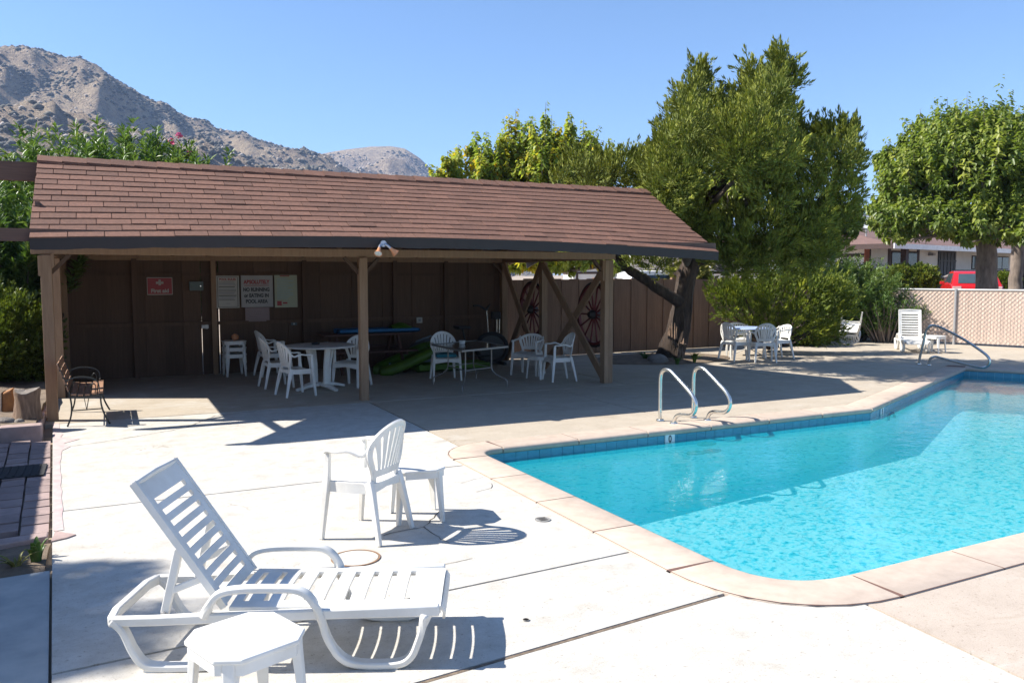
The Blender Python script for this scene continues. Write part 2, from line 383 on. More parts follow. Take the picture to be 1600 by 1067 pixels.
def leaf_mesh(name, P, D, U, L, W, tone, mat, parent, curl=0.15):
    """many folded kite leaves as one mesh: base points P, axes D, face normals U, lengths L, widths W, tone per leaf"""
    n = len(P); D = D / np.linalg.norm(D, axis=1, keepdims=True)
    Sd = np.cross(D, U); Sd /= np.linalg.norm(Sd, axis=1, keepdims=True) + 1e-9; Nn = np.cross(Sd, D)
    L = np.broadcast_to(L, (n,))[:, None]; W = np.broadcast_to(W, (n,))[:, None]
    mid = P + D * L * 0.45
    V = np.stack([P, mid + Sd * W / 2 + Nn * W * 0.18, P + D * L - Nn * L * curl, mid - Sd * W / 2 + Nn * W * 0.18], 1).reshape(-1, 3)
    c = (V.min(0) + V.max(0)) / 2
    base = (np.arange(n) * 4)[:, None]
    F = np.concatenate([base + np.array([[0, 1, 2]]), base + np.array([[0, 2, 3]])], 1).reshape(-1)
    me = bpy.data.meshes.new(name)
    me.vertices.add(4 * n); me.vertices.foreach_set('co', (V - c).reshape(-1))
    me.loops.add(6 * n); me.loops.foreach_set('vertex_index', F.astype(np.int32))
    me.polygons.add(2 * n); me.polygons.foreach_set('loop_start', np.arange(0, 6 * n, 3, dtype=np.int32))
    me.update(calc_edges=True)
    at = me.attributes.new('tone', 'FLOAT', 'POINT'); at.data.foreach_set('value', np.repeat(np.clip(tone, 0, 1), 4).astype(np.float32))
    me.materials.append(M[mat])
    return link_mesh(name, me, parent, Vector(c) - org(parent))

def clip(poly, a, b, keep_left=True):
    """keep the part of a convex polygon to the left (or right) of the line a->b"""
    out = []; sg = 1 if keep_left else -1
    side = lambda p: sg * ((b[0] - a[0]) * (p[1] - a[1]) - (b[1] - a[1]) * (p[0] - a[0]))
    for i in range(len(poly)):
        p, q = poly[i], poly[(i + 1) % len(poly)]; sp, sq = side(p), side(q)
        if sp >= 0: out.append(p)
        if sp * sq < 0:
            t = sp / (sp - sq); out.append((p[0] + (q[0] - p[0]) * t, p[1] + (q[1] - p[1]) * t))
    return out
def area(p): return 0.5 * sum(p[i][0] * p[(i + 1) % len(p)][1] - p[(i + 1) % len(p)][0] * p[i][1] for i in range(len(p)))
def ccw(p): return list(p) if area(p) > 0 else list(p)[::-1]
def minus(polys, hole):
    """convex polygons minus a convex hole"""
    hole = ccw(hole); out = []
    for p in polys:
        rest = p
        for i in range(len(hole)):
            a, b = hole[i], hole[(i + 1) % len(hole)]
            o = clip(rest, a, b, False)
            if len(o) > 2 and abs(area(o)) > 1e-6: out.append(o)
            rest = clip(rest, a, b, True)
            if len(rest) < 3 or abs(area(rest)) < 1e-7: break
    return out

# ================================================================== SETTING
# ------------------------------------------------------------------ pool outline
def fillet(p, c, q, r, n=8):
    p, c, q = Vector(p), Vector(c), Vector(q); u = (p - c).normalized(); w = (q - c).normalized()
    a, b = c + u * r, c + w * r
    return [((1 - t) ** 2 * a + 2 * (1 - t) * t * c + t * t * b) for t in [k / n for k in range(n + 1)]]
PA, PB, PC, PD, PE, PF = (3.50, 8.13), (9.72, 8.26), (15.74, 11.08), (19.6, 5.0), (14.0, 3.95), (3.54, 3.60)
def V2(*p): return [Vector((a, b)) for a, b in p]
# clockwise from the far left corner
fa = fillet(PF, PA, PB, 0.34); ff = fillet(PE, PF, PA, 0.62)
INNER = fa + V2(PB, PC, PD, PE) + ff
iB = len(fa); iE = iB + 3
def offset(poly, d):
    n = len(poly); out = []
    for i in range(n):
        a, b, c = poly[i - 1], poly[i], poly[(i + 1) % n]
        e1 = (b - a).normalized(); e2 = (c - b).normalized()
        n1 = Vector((-e1.y, e1.x)); n2 = Vector((-e2.y, e2.x))      # left of travel = outside of a clockwise ring
        m = (n1 + n2).normalized(); out.append(b + m * d / max(0.4, m.dot(n1)))
    return out
def convex_parts(P): return [[tuple(q) for q in P[:iB + 1] + P[iE:]], [tuple(q) for q in P[iB:iE + 1]]]
COP_W = 0.37
OUTER = offset(INNER, COP_W)

# ------------------------------------------------------------------ ground (one sheet to the horizon, open under the deck)
def ground_z(x, y):
    q = x * 0.88 + y * 0.47
    t = min(1, max(0, (q - 25.5) / 19.0)); z = 1.05 * t
    return z - 0.06
xs = sorted(set([-6000, -2500, -1000, -400, -150, -60, -30, -15, -6, -2, -0.25] + [2 + 2 * i for i in range(0, 29)] + [70, 90, 130, 200, 400, 1000, 2500, 6000]))
ys = sorted(set([-3000, -1000, -300, -100, -40, -15, -6, -2.5] + [2 * i for i in range(0, 25)] + [60, 90, 150, 300, 700, 1500, 3000, 7000]))
gv = [(x, y, ground_z(x, y)) for y in ys for x in xs]; gf = []
for j in range(len(ys) - 1):
    for i in range(len(xs) - 1):
        if xs[i] >= -0.25 and xs[i + 1] <= 24 and ys[j] >= -2.5 and ys[j + 1] <= 16: continue
        a = j * len(xs) + i; gf.append((a, a + 1, a + 1 + len(xs), a + len(xs)))
o = MB().add(gv, gf); me, c = o.mesh('ground', 'dry_ground', 60, False); g_ob = link_mesh('ground', me); tag(g_ob, 'dry bare ground around the pool yard', None, None, 'structure')

# ------------------------------------------------------------------ deck of concrete slabs
deck = thing('deck', 'worn concrete pool deck of pale slabs', None, (0, 0, 0), None, 'structure')
holes = convex_parts(OUTER)
def slab(quad, tone, top=0.0, mat='concrete', name='slab', gap=0.006, thick=0.09):
    q = ccw(quad); vq = [Vector(p) for p in q]
    ins = offset(vq[::-1], -gap); ps = [ccw([tuple(p) for p in ins])]
    for h in holes: ps = minus(ps, h)
    mb = MB()
    for p in ps: mb.prism(p, top - thick, top)
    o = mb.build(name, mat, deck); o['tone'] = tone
    return o
xe = lambda y: -0.31 - (y - 4.3) * 0.052
YJ = lambda x: 3.40 + 0.109 * x                   # the tarred joint across the foreground
slab([(xe(11.97), 11.97), (3.45, 11.97), (3.45, 8.0), (3.2, 7.55), (xe(7.5), 7.48)], 0.66)
slab([(xe(7.47), 7.47), (3.2, 7.54), (3.4, 4.66), (xe(4.4), 4.39)], 0.72)
slab([(xe(4.38), 4.38), (3.4, 4.65), (3.4, YJ(3.4) + .012), (xe(3.4), YJ(xe(3.4)) + .012)], 0.70)
slab([(-0.26, YJ(-.26) - .010), (3.4, YJ(3.4) - .012), (3.88, 3.3), (3.80, 2.0), (3.7, -3), (0.05, -3)], 0.74)
slab([(3.89, 3.30), (3.9, 3.9), (9, 3.9), (9, -3), (3.71, -3), (3.81, 2.0)], 0.37, mat='buff_concrete')
slab([(9.01, 3.9), (16, 4.4), (16, -3), (9.01, -3)], 0.37, mat='buff_concrete')
slab([(-0.80, 11.985), (8.1, 11.985), (8.1, 16.95), (-0.80, 16.95)], 0.42)
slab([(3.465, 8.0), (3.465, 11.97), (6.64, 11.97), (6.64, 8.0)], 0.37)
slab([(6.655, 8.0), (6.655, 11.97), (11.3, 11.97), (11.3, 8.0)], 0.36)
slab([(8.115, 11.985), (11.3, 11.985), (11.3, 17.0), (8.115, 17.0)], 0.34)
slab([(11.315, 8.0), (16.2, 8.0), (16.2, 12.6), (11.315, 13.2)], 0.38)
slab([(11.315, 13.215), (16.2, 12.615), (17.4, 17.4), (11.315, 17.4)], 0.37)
slab([(16.215, 8.0), (16.215, 12.615), (17.4, 17.4), (24.3, 17.4), (24.3, -3), (16.215, -3)], 0.38)
b = MB()
base = [[(-0.02, -3), (24.4, -3), (24.4, 17.5), (-0.02, 17.5)]]
for h in holes: base = minus(base, h)
for p in base: b.prism(p, -0.14, -0.035)
for p in [[(-1.0, 4.0), (-0.02, 4.0), (-0.02, 17.5), (-1.0, 17.5)]]: b.prism(p, -0.14, -0.094)
b.build('joint_filler', 'joint_dark', deck)
b = MB().bar([(-0.2, YJ(-.2), -0.012), (3.19, YJ(3.19), -0.012)], 0.02, 0.02); b.build('joint_strip', 'joint_tar', deck)
# pink painted strip along the left edge
b = MB(); n = 24
rowL = [(xe(12.0 - 5.1 * k / n) + 0.012, 12.0 - 5.1 * k / n) for k in range(n + 1)]
ws = [0.055 + 0.02 * random.random() + (0.25 * math.exp(-((k - 6) / 2.2) ** 2)) * random.random() for k in range(n + 1)]
vs = [(x, y, 0.004) for x, y in rowL] + [(x + w, y, 0.004) for (x, y), w in zip(rowL, ws)]
b.add(vs, [(i, i + 1, n + 2 + i, n + 1 + i) for i in range(n)]); b.build('painted_strip', 'pink_paint', deck)
# cracks
def crack(px, w=0.008):
    pts = [G(*p, 0.002) for p in px]; P = []
    for a, q in zip(pts, pts[1:]):
        m = max(2, int((q - a).length / 0.06))
        for k in range(m): P.append(a.lerp(q, k / m) + Vector((random.gauss(0, .006), random.gauss(0, .006), 0)))
    P.append(pts[-1]); V = []; F = []
    for i, p in enumerate(P):
        t = (P[min(i + 1, len(P) - 1)] - P[max(i - 1, 0)]).normalized(); s = Vector((-t.y, t.x, 0)) * w * (0.35 + random.random() * 0.6)
        V += [p + s / 2 + Vector((0, 0, .001)), p - s / 2 + Vector((0, 0, .001))]
        if i: k = 2 * i; F.append((k - 2, k, k + 1, k - 1))
    MB().add(V, F).build('crack', 'crack', deck)
crack([(82, 701), (160, 690), (230, 679), (290, 668), (335, 650), (400, 642)], 0.012)
crack([(597, 836), (640, 826), (662, 823), (690, 795)], 0.010)
crack([(662, 823), (690, 842), (702, 848)], 0.010)
crack([(660, 890), (700, 880), (738, 872)], 0.006)
crack([(745, 768), (770, 762), (768, 755)], 0.007)
crack([(440, 693), (470, 690), (500, 688)], 0.006)
crack([(720, 755), (755, 745)], 0.006)
crack([(1080, 640), (1150, 625), (1250, 610)], 0.006)
# iron-rimmed round lid and small drain caps set in the slabs
def lid(px, py, r, mat_in, label, rust=True):
    p = G(px, py); t = thing('access_lid' if rust else 'drain_cap', label, 'lid' if rust else 'drain cover', p)
    MB().lathe([(r * .93, 0.002), (r * .93, .007), (r, .007), (r, .002)], p, 32).build('rim', 'lid_rust' if rust else 'drain_grey', t)
    o = MB().lathe([(0.0, .005), (r * .9, .005), (r * .91, .001)], p, 32).build('cover', mat_in, t); o['tone'] = 0.62
    if not rust:
        for k in range(3): MB().box(p + Vector((0, (k - 1) * r * .45, .007)), (r * 1.1, r * .14, .003)).build('slot', 'crack', t)
lid(556, 872, 0.165, 'concrete', 'round concrete access lid with a rusty rim near the lounger')
lid(848, 812, 0.062, 'drain_grey', 'small round grey drain cap near the pool corner', False)
lid(822, 969, 0.018, 'crack', 'tiny dark drain hole in the foreground slab', False)

# ------------------------------------------------------------------ pool
pool = thing('swimming_pool', 'turquoise swimming pool with pink-beige coping stones', 'pool', (6.5, 6.0, 0))
WATER_Z = -0.145
def pool_depth(x):
    t = min(1, max(0, (x - 5.0) / 8.0)); return -(0.98 - 0.46 * t)
def strips(P, step=0.5):
    out = []
    for c in convex_parts(P):
        c = ccw(c); x0 = min(p[0] for p in c); x1 = max(p[0] for p in c); k = math.floor(x0 / step)
        while k * step < x1:
            q = clip(c, (k * step, -50), (k * step, 50), False)
            if len(q) > 2: q = clip(q, ((k + 1) * step, -50), ((k + 1) * step, 50), True)
            if len(q) > 2 and abs(area(q)) > 1e-6: out.append(ccw(q))
            k += 1
    return out
mb = MB()
for q in strips(INNER): mb.add([(x, y, pool_depth(x)) for x, y in q], [tuple(range(len(q)))])
mb.build('pool_floor', 'pool_plaster', pool, 40)
mb = MB(); sub = []
for i, p in enumerate(INNER):
    q = INNER[(i + 1) % len(INNER)]; m = max(1, int((q - p).length / 0.5))
    sub += [p.lerp(q, k / m) for k in range(m)]
WALL = sub; n = len(WALL)
Wo = offset(WALL, 0.12)
mb.add([(p.x, p.y, -0.045) for p in WALL] + [(p.x, p.y, pool_depth(p.x) - .02) for p in WALL], [(i, (i + 1) % n, n + (i + 1) % n, n + i) for i in range(n)])
mb.build('pool_wall', 'pool_plaster', pool, 30)
# blue glazed tiles along the waterline, one by one on the far walls
_m, _nt_, _b = _nt('pool_tile')
cc = _ramp(_nt_, _rnd(_nt_), [(0, (0.055, 0.28, 0.40)), (1, (0.068, 0.305, 0.425))])
sc = _ramp(_nt_, _noise(_nt_, _scale(_nt_, _geo(_nt_), (1, 1, 5)), 7, 6, .7), [(0.42, (1, 1, 1)), (0.62, (0.72, 0.86, 0.82))])
_nt_.links.new(_mix(_nt_, 1.0, cc, sc, 'MULTIPLY'), _b.inputs['Base Color']); _b.inputs['Roughness'].default_value = 0.25
def run_points(poly, i0, i1): return poly[i0:i1 + 1]
def along(run, s):
    for a, b2 in zip(run, run[1:]):
        l = (b2 - a).length
        if s <= l: return a.lerp(b2, s / l), (b2 - a).normalized()
        s -= l
    return run[-1], (run[-1] - run[-2]).normalized()
run = [INNER[4]] + INNER[5:iB + 3]; total = sum((b2 - a).length for a, b2 in zip(run, run[1:]))
tile_me, _c = MB().box((0, 0, 0), (0.146, 0.012, 0.150)).mesh('tile', 'pool_tile'); s_ = 0.075
while s_ < min(total, 20):
    p, t = along(run, s_); nn = Vector((-t.y, t.x))
    o = link_mesh('tile', tile_me, pool, Vector((p.x, p.y, -0.135)) - Vector((nn.x, nn.y, 0)) * 0.006 - org(pool))
    o.rotation_euler = (0, 0, math.atan2(t.y, t.x)); s_ += 0.150
# coping stones with rounded nose
def coping_stone(pts):
    nn = []
    for i, p in enumerate(pts):
        t = (pts[min(i + 1, len(pts) - 1)] - pts[max(i - 1, 0)]).normalized(); nn.append(Vector((-t.y, t.x)))
    prof = [(-0.028, -0.052), (-0.040, -0.034), (-0.040, -0.010), (-0.028, 0.006), (-0.005, 0.013), (0.10, 0.013), (COP_W - .012, 0.011), (COP_W - .002, 0.003), (COP_W - .002, -0.08), (0.06, -0.08)]
    k = len(prof); vs = []; fs = []
    for p, m in zip(pts, nn): vs += [(p.x + m.x * a, p.y + m.y * a, z) for a, z in prof]
    for i in range(len(pts) - 1):
        for q in range(k): fs.append((i * k + q, i * k + (q + 1) % k, (i + 1) * k + (q + 1) % k, (i + 1) * k + q))
    fs.append(tuple(range(k))[::-1]); fs.append(tuple((len(pts) - 1) * k + q for q in range(k)))
    MB().add(vs, fs).build('coping_stone', 'coping', pool, 50)
def split_run(run, length, gap=0.016):
    tot = sum((b2 - a).length for a, b2 in zip(run, run[1:])); m = max(1, round(tot / length)); L = tot / m
    for k in range(m):
        s0, s1 = k * L + gap / 2, (k + 1) * L - gap / 2; nseg = max(2, int((s1 - s0) / 0.07)) if tot < 2 or True else 2
        coping_stone([along(run, s0 + (s1 - s0) * j / nseg)[0] for j in range(nseg + 1)])
ring = INNER
split_run(fa, 0.8)                                   # far left corner, one stone
split_run([fa[-1], ring[iB]], 1.0); split_run([ring[iB], ring[iB + 1]], 1.0); split_run([ring[iB + 1], ring[iB + 2]], 1.2)
split_run([ring[iB + 2], ring[iB + 3]], 1.2); split_run([ring[iB + 3], ff[0]], 0.98); split_run(ff, 1.4); split_run([ff[-1], fa[0]], 0.98)
_n = len(INNER); _mo = offset(INNER, COP_W - .004)
MB().add([(p.x, p.y, .0108) for p in INNER] + [(p.x, p.y, .0095) for p in _mo], [(i, (i + 1) % _n, _n + (i + 1) % _n, _n + i) for i in range(_n)]).build('mortar', 'mortar', pool)
# depth mark: a white tile with a black digit
def depth_mark(px, py, txt):
    Y = 8.13 + (0.13 / 6.2) * 2.5; p = AY(px, py, Y); p = Vector((p.x, 8.112 + 0.021 * (p.x - 3.5), -0.108)); rz = math.atan2(0.13, 6.22)
    o = link_mesh('depth_tile', MB().box((0, 0, 0), (0.145, 0.02, 0.115)).mesh('depth_tile', 'tile_white')[0], pool, p - org(pool)); o.rotation_euler = (0, 0, rz)
    lettering(txt, 0.12, 'print_dark', pool, p + Vector((0, -0.0115, 0)), (math.pi / 2, 0, rz), name='digit', squeeze=0.8, bold=0.003)
depth_mark(1045, 687, '0')
tdir = (Vector(PC) - Vector(PB)).normalized()
q = Vector(PB) + tdir * 0.55; o = link_mesh('depth_tile', MB().box((0, 0, 0), (0.14, 0.02, 0.115)).mesh('depth_tile', 'tile_white')[0], pool, Vector((q.x + tdir.y * .018, q.y - tdir.x * .018, -0.115)) - org(pool)); o.rotation_euler = (0, 0, math.atan2(tdir.y, tdir.x))
lettering('5', 0.11, 'print_dark', pool, Vector((q.x + tdir.y * .030, q.y - tdir.x * .030, -0.115)), (math.pi / 2, 0, math.atan2(tdir.y, tdir.x)), name='digit', bold=0.003)
# underwater light: dark arc on the wall, and entry steps at the shallow end
q = Vector(PB) + tdir * 1.1; nv = Vector((tdir.y, -tdir.x))
pts = [Vector((q.x + tdir.x * .17 * math.cos(a), q.y + tdir.y * .17 * math.cos(a), -0.30 + .1 * math.sin(a))) + Vector((nv.x, nv.y, 0)) * .02 for a in [k * math.pi / 8 for k in range(9)]]
MB().tube(pts, 0.018, 6).build('light_ring', 'black_rubber', pool, 40)
ed = (Vector(PD) - Vector(PC)).normalized(); en = Vector((-ed.y, ed.x)) * -1
if en.dot(Vector(PA) - Vector(PC)) < 0: en = -en
for k in range(3):
    a = Vector(PC) + ed * 0.02 + en * 0.01; w = 0.34 * (k + 1); z = -0.24 - 0.09 * k
    pl = [a - tdir * 0, a + ed * 5.5, a + ed * 5.5 + en * w, a - tdir * (w * 1.0) + en * 0]
    MB().prism([tuple(v) for v in pl], z - 0.35, z).build('step', 'pool_plaster', pool)
for p_ in [(1104, 692), (1088, 706), (1112, 703)]:
    p = AY(p_[0], p_[1], 7.93); t = [(p.x + .14 * math.cos(a), p.y + .075 * math.sin(a)) for a in [k * math.pi / 8 for k in range(16)]]
    MB().prism(t, p.z - .02, p.z).build('ladder_tread', 'tread_green', pool)

# water: clear tinted sheet with a rippled mirror surface
m = bpy.data.materials.new('water'); m.use_nodes = True; M['water'] = m; nt = m.node_tree
for nn_ in list(nt.nodes): nt.nodes.remove(nn_)
out = nt.nodes.new('ShaderNodeOutputMaterial')
P = _geo(nt)
w1 = _noise(nt, _scale(nt, P, (1.0, 1.5, 1)), 3.0, 3, 0.55, 0.5); w2 = _noise(nt, P, 11.0, 3, 0.6, 0.8)
bp = nt.nodes.new('ShaderNodeBump'); bp.inputs['Strength'].default_value = 0.22; bp.inputs['Distance'].default_value = 0.03
nt.links.new(_math(nt, 'ADD', w1, _math(nt, 'MULTIPLY', w2, 0.45)), bp.inputs['Height'])
fr = nt.nodes.new('ShaderNodeFresnel'); fr.inputs['IOR'].default_value = 1.33; nt.links.new(bp.outputs[0], fr.inputs['Normal'])
gl = nt.nodes.new('ShaderNodeBsdfGlossy'); gl.inputs['Roughness'].default_value = 0.03; nt.links.new(bp.outputs[0], gl.inputs['Normal'])
tr = nt.nodes.new('ShaderNodeBsdfTransparent')
# caustic flecks painted into the transparent colour as a light and dark pattern
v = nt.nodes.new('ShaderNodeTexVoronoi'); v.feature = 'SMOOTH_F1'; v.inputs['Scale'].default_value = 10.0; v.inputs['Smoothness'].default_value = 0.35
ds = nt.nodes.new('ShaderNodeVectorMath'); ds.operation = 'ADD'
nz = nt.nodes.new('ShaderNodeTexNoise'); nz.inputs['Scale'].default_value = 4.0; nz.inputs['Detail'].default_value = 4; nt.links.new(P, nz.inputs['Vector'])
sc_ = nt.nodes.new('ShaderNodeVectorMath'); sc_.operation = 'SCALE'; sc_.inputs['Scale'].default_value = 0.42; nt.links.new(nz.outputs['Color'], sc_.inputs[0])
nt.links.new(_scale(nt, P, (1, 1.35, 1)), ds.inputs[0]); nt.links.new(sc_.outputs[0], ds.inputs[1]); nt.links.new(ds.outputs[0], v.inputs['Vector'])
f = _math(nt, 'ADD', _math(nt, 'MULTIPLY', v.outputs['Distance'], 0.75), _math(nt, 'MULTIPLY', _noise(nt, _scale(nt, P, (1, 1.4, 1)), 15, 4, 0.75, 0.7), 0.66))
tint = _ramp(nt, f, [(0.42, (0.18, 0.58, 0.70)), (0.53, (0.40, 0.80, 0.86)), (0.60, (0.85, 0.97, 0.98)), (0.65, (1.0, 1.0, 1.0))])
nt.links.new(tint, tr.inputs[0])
mx = nt.nodes.new('ShaderNodeMixShader'); nt.links.new(fr.outputs[0], mx.inputs[0]); df = nt.nodes.new('ShaderNodeBsdfDiffuse'); df.inputs[0].default_value = (0.008, 0.40, 0.51, 1)   # light scattered back by the water body
mb_ = nt.nodes.new('ShaderNodeMixShader'); mb_.inputs[0].default_value = 0.43; nt.links.new(tr.outputs[0], mb_.inputs[1]); nt.links.new(df.outputs[0], mb_.inputs[2])
nt.links.new(mb_.outputs[0], mx.inputs[1]); nt.links.new(gl.outputs[0], mx.inputs[2])
nt.links.new(mx.outputs[0], out.inputs[0])
mb = MB()
for q in strips(offset(INNER, -0.001), 1.0): mb.add([(x, y, WATER_Z) for x, y in q], [tuple(range(len(q)))])
me, c = mb.mesh('water', 'water', None); w_ob = link_mesh('water', me, None, c); tag(w_ob, 'clear turquoise pool water with small ripples', None, None, 'structure')

# ------------------------------------------------------------------ paver path, planting beds and walk on the left
path = thing('paver_path', 'pinkish paver path left of the deck', None, (-1.3, 9, -0.05), None, 'structure')
MB().box((-2.2, 9.0, -0.095), (3.4, 4.5, 0.05)).build('path_bed', 'joint_dark', path)
pm = {}
for col in range(9):
    y = 6.95 + (0.12 if col % 2 else 0.0)
    while y < 11.0:
        ln = 0.262; xr = xe(y + .12) - 0.012 - col * 0.205
        if y + ln < 11.05:
            key = random.randrange(3)
            if key not in pm:
                b_ = MB(); j = 0.004 * key; b_.box((0, 0, 0), (0.193 - j, 0.242 - j, 0.06)); pm[key] = b_.mesh('paver', 'paver')[0]
            o = link_mesh('paver', pm[key], path, Vector((xr - 0.1, y + ln / 2, -0.042 + random.uniform(-.004, .004))) - org(path)); o.rotation_euler = (random.gauss(0, .008), random.gauss(0, .008), math.atan(0.052) + random.gauss(0, .006))
        y += ln
bedk = thing('bed_kerb', 'low pinkish stone kerb edging the bed at the near end of the pavers', 'kerb', (-1.0, 6.8, 0))
for k in range(4):
    x1 = xe(6.9) - 0.02 - k * 0.34; MB().hexa([(x1 - .325, 6.72 - k * .05, -.08), (x1, 6.80 - k * .05, -.08), (x1, 6.92 - k * .05, -.08), (x1 - .325, 6.88 - k * .05, -.08)], [(x1 - .325, 6.72 - k * .05, .0), (x1, 6.80 - k * .05, .0), (x1, 6.92 - k * .05, .0), (x1 - .325, 6.88 - k * .05, .0)]).build('kerb_block', 'kerb_stone', bedk, None, 0.01)
MB().hexa([(xe(6.75) + .005, 6.62, .001), (xe(6.75) + .02, 6.88, .001), (xe(6.75) + .16, 6.72, .001), (xe(6.75) + .1, 6.66, .001)], [(xe(6.75) + .005, 6.62, .01), (xe(6.75) + .02, 6.88, .01), (xe(6.75) + .16, 6.72, .01), (xe(6.75) + .1, 6.66, .01)]).build('kerb_block', 'kerb_stone', bedk)
mb = MB(); rows = [[(x, y, -0.055 + 0.02 * noise.noise((x * 4, y * 4, 0)) + 0.03 * math.sin(math.pi * (y - 5.98) / .8)) for x in [xe(6.3) - .03 - i * .12 for i in range(14)]] for y in [5.98 + j * .09 for j in range(10)]]
mb.sheet(rows, 0.02); o = mb.build('planting_bed', 'dirt', None, 60); tag(o, 'dark soil of the small bed beside the walk', None, None, 'structure')
o = MB().prism([(xe(6.0) - .010, 6.02), (xe(3) - .010, 3), (xe(0), 0), (-3, 0), (-3, 5.75), (xe(6.0) - .5, 5.98)], -0.10, -0.012).build('walk', 'old_concrete'); tag(o, 'grey concrete walk left of the deck', None, None, 'structure')
mt = thing('floor_mat', 'black ribbed rubber mat lying on the shaded pavers', 'mat', (-0.95, 9.2, 0))
b_ = MB().box((-0.98, 9.2, -0.002), (0.72, 0.52, 0.012)); b_.build('mat_sheet', 'black_rubber', mt)
for k in range(11): MB().box((-1.32 + k * .064, 9.2, 0.007), (0.02, 0.48, 0.007)).build('rib', 'black_rubber', mt)
# raised bed by the first post
bed = thing('raised_bed', 'raised soil bed with stone edging beside the first post', None, (-1.6, 12, 0), None, 'structure')
mb = MB(); rows = [[(x, y, 0.13 + 0.05 * noise.noise((x * 2, y * 2, 3)) + 0.012 * noise.noise((x * 9, y * 9, 3))) for x in [-0.84 - i * .2 for i in range(16)]] for y in [11.22 + j * .35 for j in range(17)]]
mb.sheet(rows, 0.06).build('bed_soil', 'dirt', bed, 60)
for k in range(5): MB().box((-0.98 - k * .46, 11.14 + .0 * k, 0.03), (0.44, 0.20, 0.22 + .02 * random.random()), Matrix.Rotation(random.gauss(0, .03), 3, 'Z')).build('edge_stone', 'kerb_stone', bed, None, 0.02)
for k in range(4): MB().box((-0.845, 11.5 + k * .42, 0.02), (0.09, 0.40, 0.20)).build('edge_stone', 'kerb_stone', bed, None, 0.015)
# ------------------------------------------------------------------ soil ring round the cedar
mb = MB(); cx, cy = 11.25, 15.25; rows = []
for i in range(8):
    r_ = 1 - i / 7.0
    rows.append([(cx + (1.75 * math.cos(a) + .1 * noise.noise((math.cos(a) * 2, math.sin(a) * 2, 0))) * r_, cy + (1.05 * math.sin(a) + .1 * noise.noise((math.cos(a) * 2, math.sin(a) * 2, 5))) * r_, 0.006 + 0.13 * (1 - r_) ** .7 + .02 * noise.noise((math.cos(a) * 3 * r_, math.sin(a) * 3 * r_, 9))) for a in [k * 6.28319 / 28 for k in range(29)]])
mb.sheet(rows, 0.02); o = mb.build('tree_pit', 'dirt', None, 60); tag(o, 'brown soil patch around the big tree trunk', None, None, 'structure')

# ================================================================== PAVILION
PX0, PX1 = -0.76, 8.80                              # roof ends
YE, YR, YW = 10.52, 12.50, 16.75                    # eave, ridge, back wall
ZR = 3.425
def zE(x):                                          # front eave sags at both ends
    t = (x - 3.9) / 4.7; return 2.408 - (0.085 * t * t if t < 0 else 0.115 * t * t)
def roof_pt(x, s, lift=0.0):                        # s: 0 at the eave, 1 at the ridge
    z0 = zE(x); n = Vector((0, -(ZR - z0), YR - YE)).normalized()
    return Vector((x, YE + (YR - YE) * s, z0 + (ZR - z0) * s)) + n * lift
pav = thing('pavilion', 'long open brown pavilion with shingled roof beside the pool', 'pavilion', (3.6, 14.5, 0))
posts = [(-0.715, 12.27, .13), (3.45, 12.22, .125), (7.87, 12.33, .15), (7.95, 14.85, .13), (7.92, 16.66, .14), (-0.715, 14.50, .11), (-0.715, 16.66, .11)]
for k, (x, y, w) in enumerate(posts):
    top = 2.17 if k != 0 else 3.1
    if k == 0:
        MB().box((x, y, 1.08), (w, w, 2.16)).build('post', 'post_paint', pav, None, .006)
        MB().box((x + .0, y + .02, 2.62), (.1, .1, .90)).build('king_post', 'post_paint', pav)
        MB().box((x - .075, y - .01, 2.02), (.03, .12, .26)).build('splice', 'post_paint', pav)
        MB().box((x + .078, y - .01, 2.10), (.03, .12, .16)).build('splice', 'post_paint', pav)
    elif k == 2:
        MB().box((x - .045, y, 1.08), (.085, w, 2.16)).build('post', 'post_paint', pav, None, .006)
        MB().box((x + .047, y + .01, 1.08), (.09, w, 2.16)).build('post', 'post_paint', pav, None, .006)
        MB().box((x - .103, y, 1.98), (.03, .12, .36)).build('splice', 'post_paint', pav)
    else: MB().box((x, y, 1.08), (w, w, 2.16)).build('post', 'post_paint', pav, None, .006)
MB().box((3.55, 12.27, 2.230), (8.86, .075, .118)).build('front_beam', 'post_paint', pav, None, .005)
MB().box((-0.715, 14.5, 2.226), (.075, 4.38, .11)).build('side_beam', 'post_paint', pav)
MB().box((7.92, 14.5, 2.226), (.075, 4.38, .11)).build('side_beam', 'post_paint', pav)
MB().box((3.55, 16.70, 2.226), (8.76, .075, .11)).build('back_beam', 'post_paint', pav)
MB().box((3.9, 10.66, 2.345), (9.9, .07, .14)).build('eave_beam', 'beam_brown', pav)          # runs out past the roof on the left
MB().box((2.95, 12.50, 3.235), (11.4, .09, .24)).build('ridge_beam', 'beam_brown', pav)
MB().bar([(-0.715, 12.22, 2.62), (-0.715, 11.2, 2.70)], .05, .12).build('outrigger', 'beam_brown', pav)
for (x, y, sx, sy) in [(-0.715, 12.27, 1, 0), (3.45, 12.22, 1, 0), (3.45, 12.22, -1, 0), (7.87, 12.33, -1, 0), (7.92, 16.6, -1, 0), (-.715, 12.27, 0, 1)]:
    MB().bar([(x + sx * .05, y + sy * .05 + .03, 1.93), (x + sx * .27, y + sy * .27 + .03, 2.165)], .05, .07, Vector((0, 1, .01)) if sx else Vector((1, 0, .01))).build('knee_brace', 'dark_board', pav)
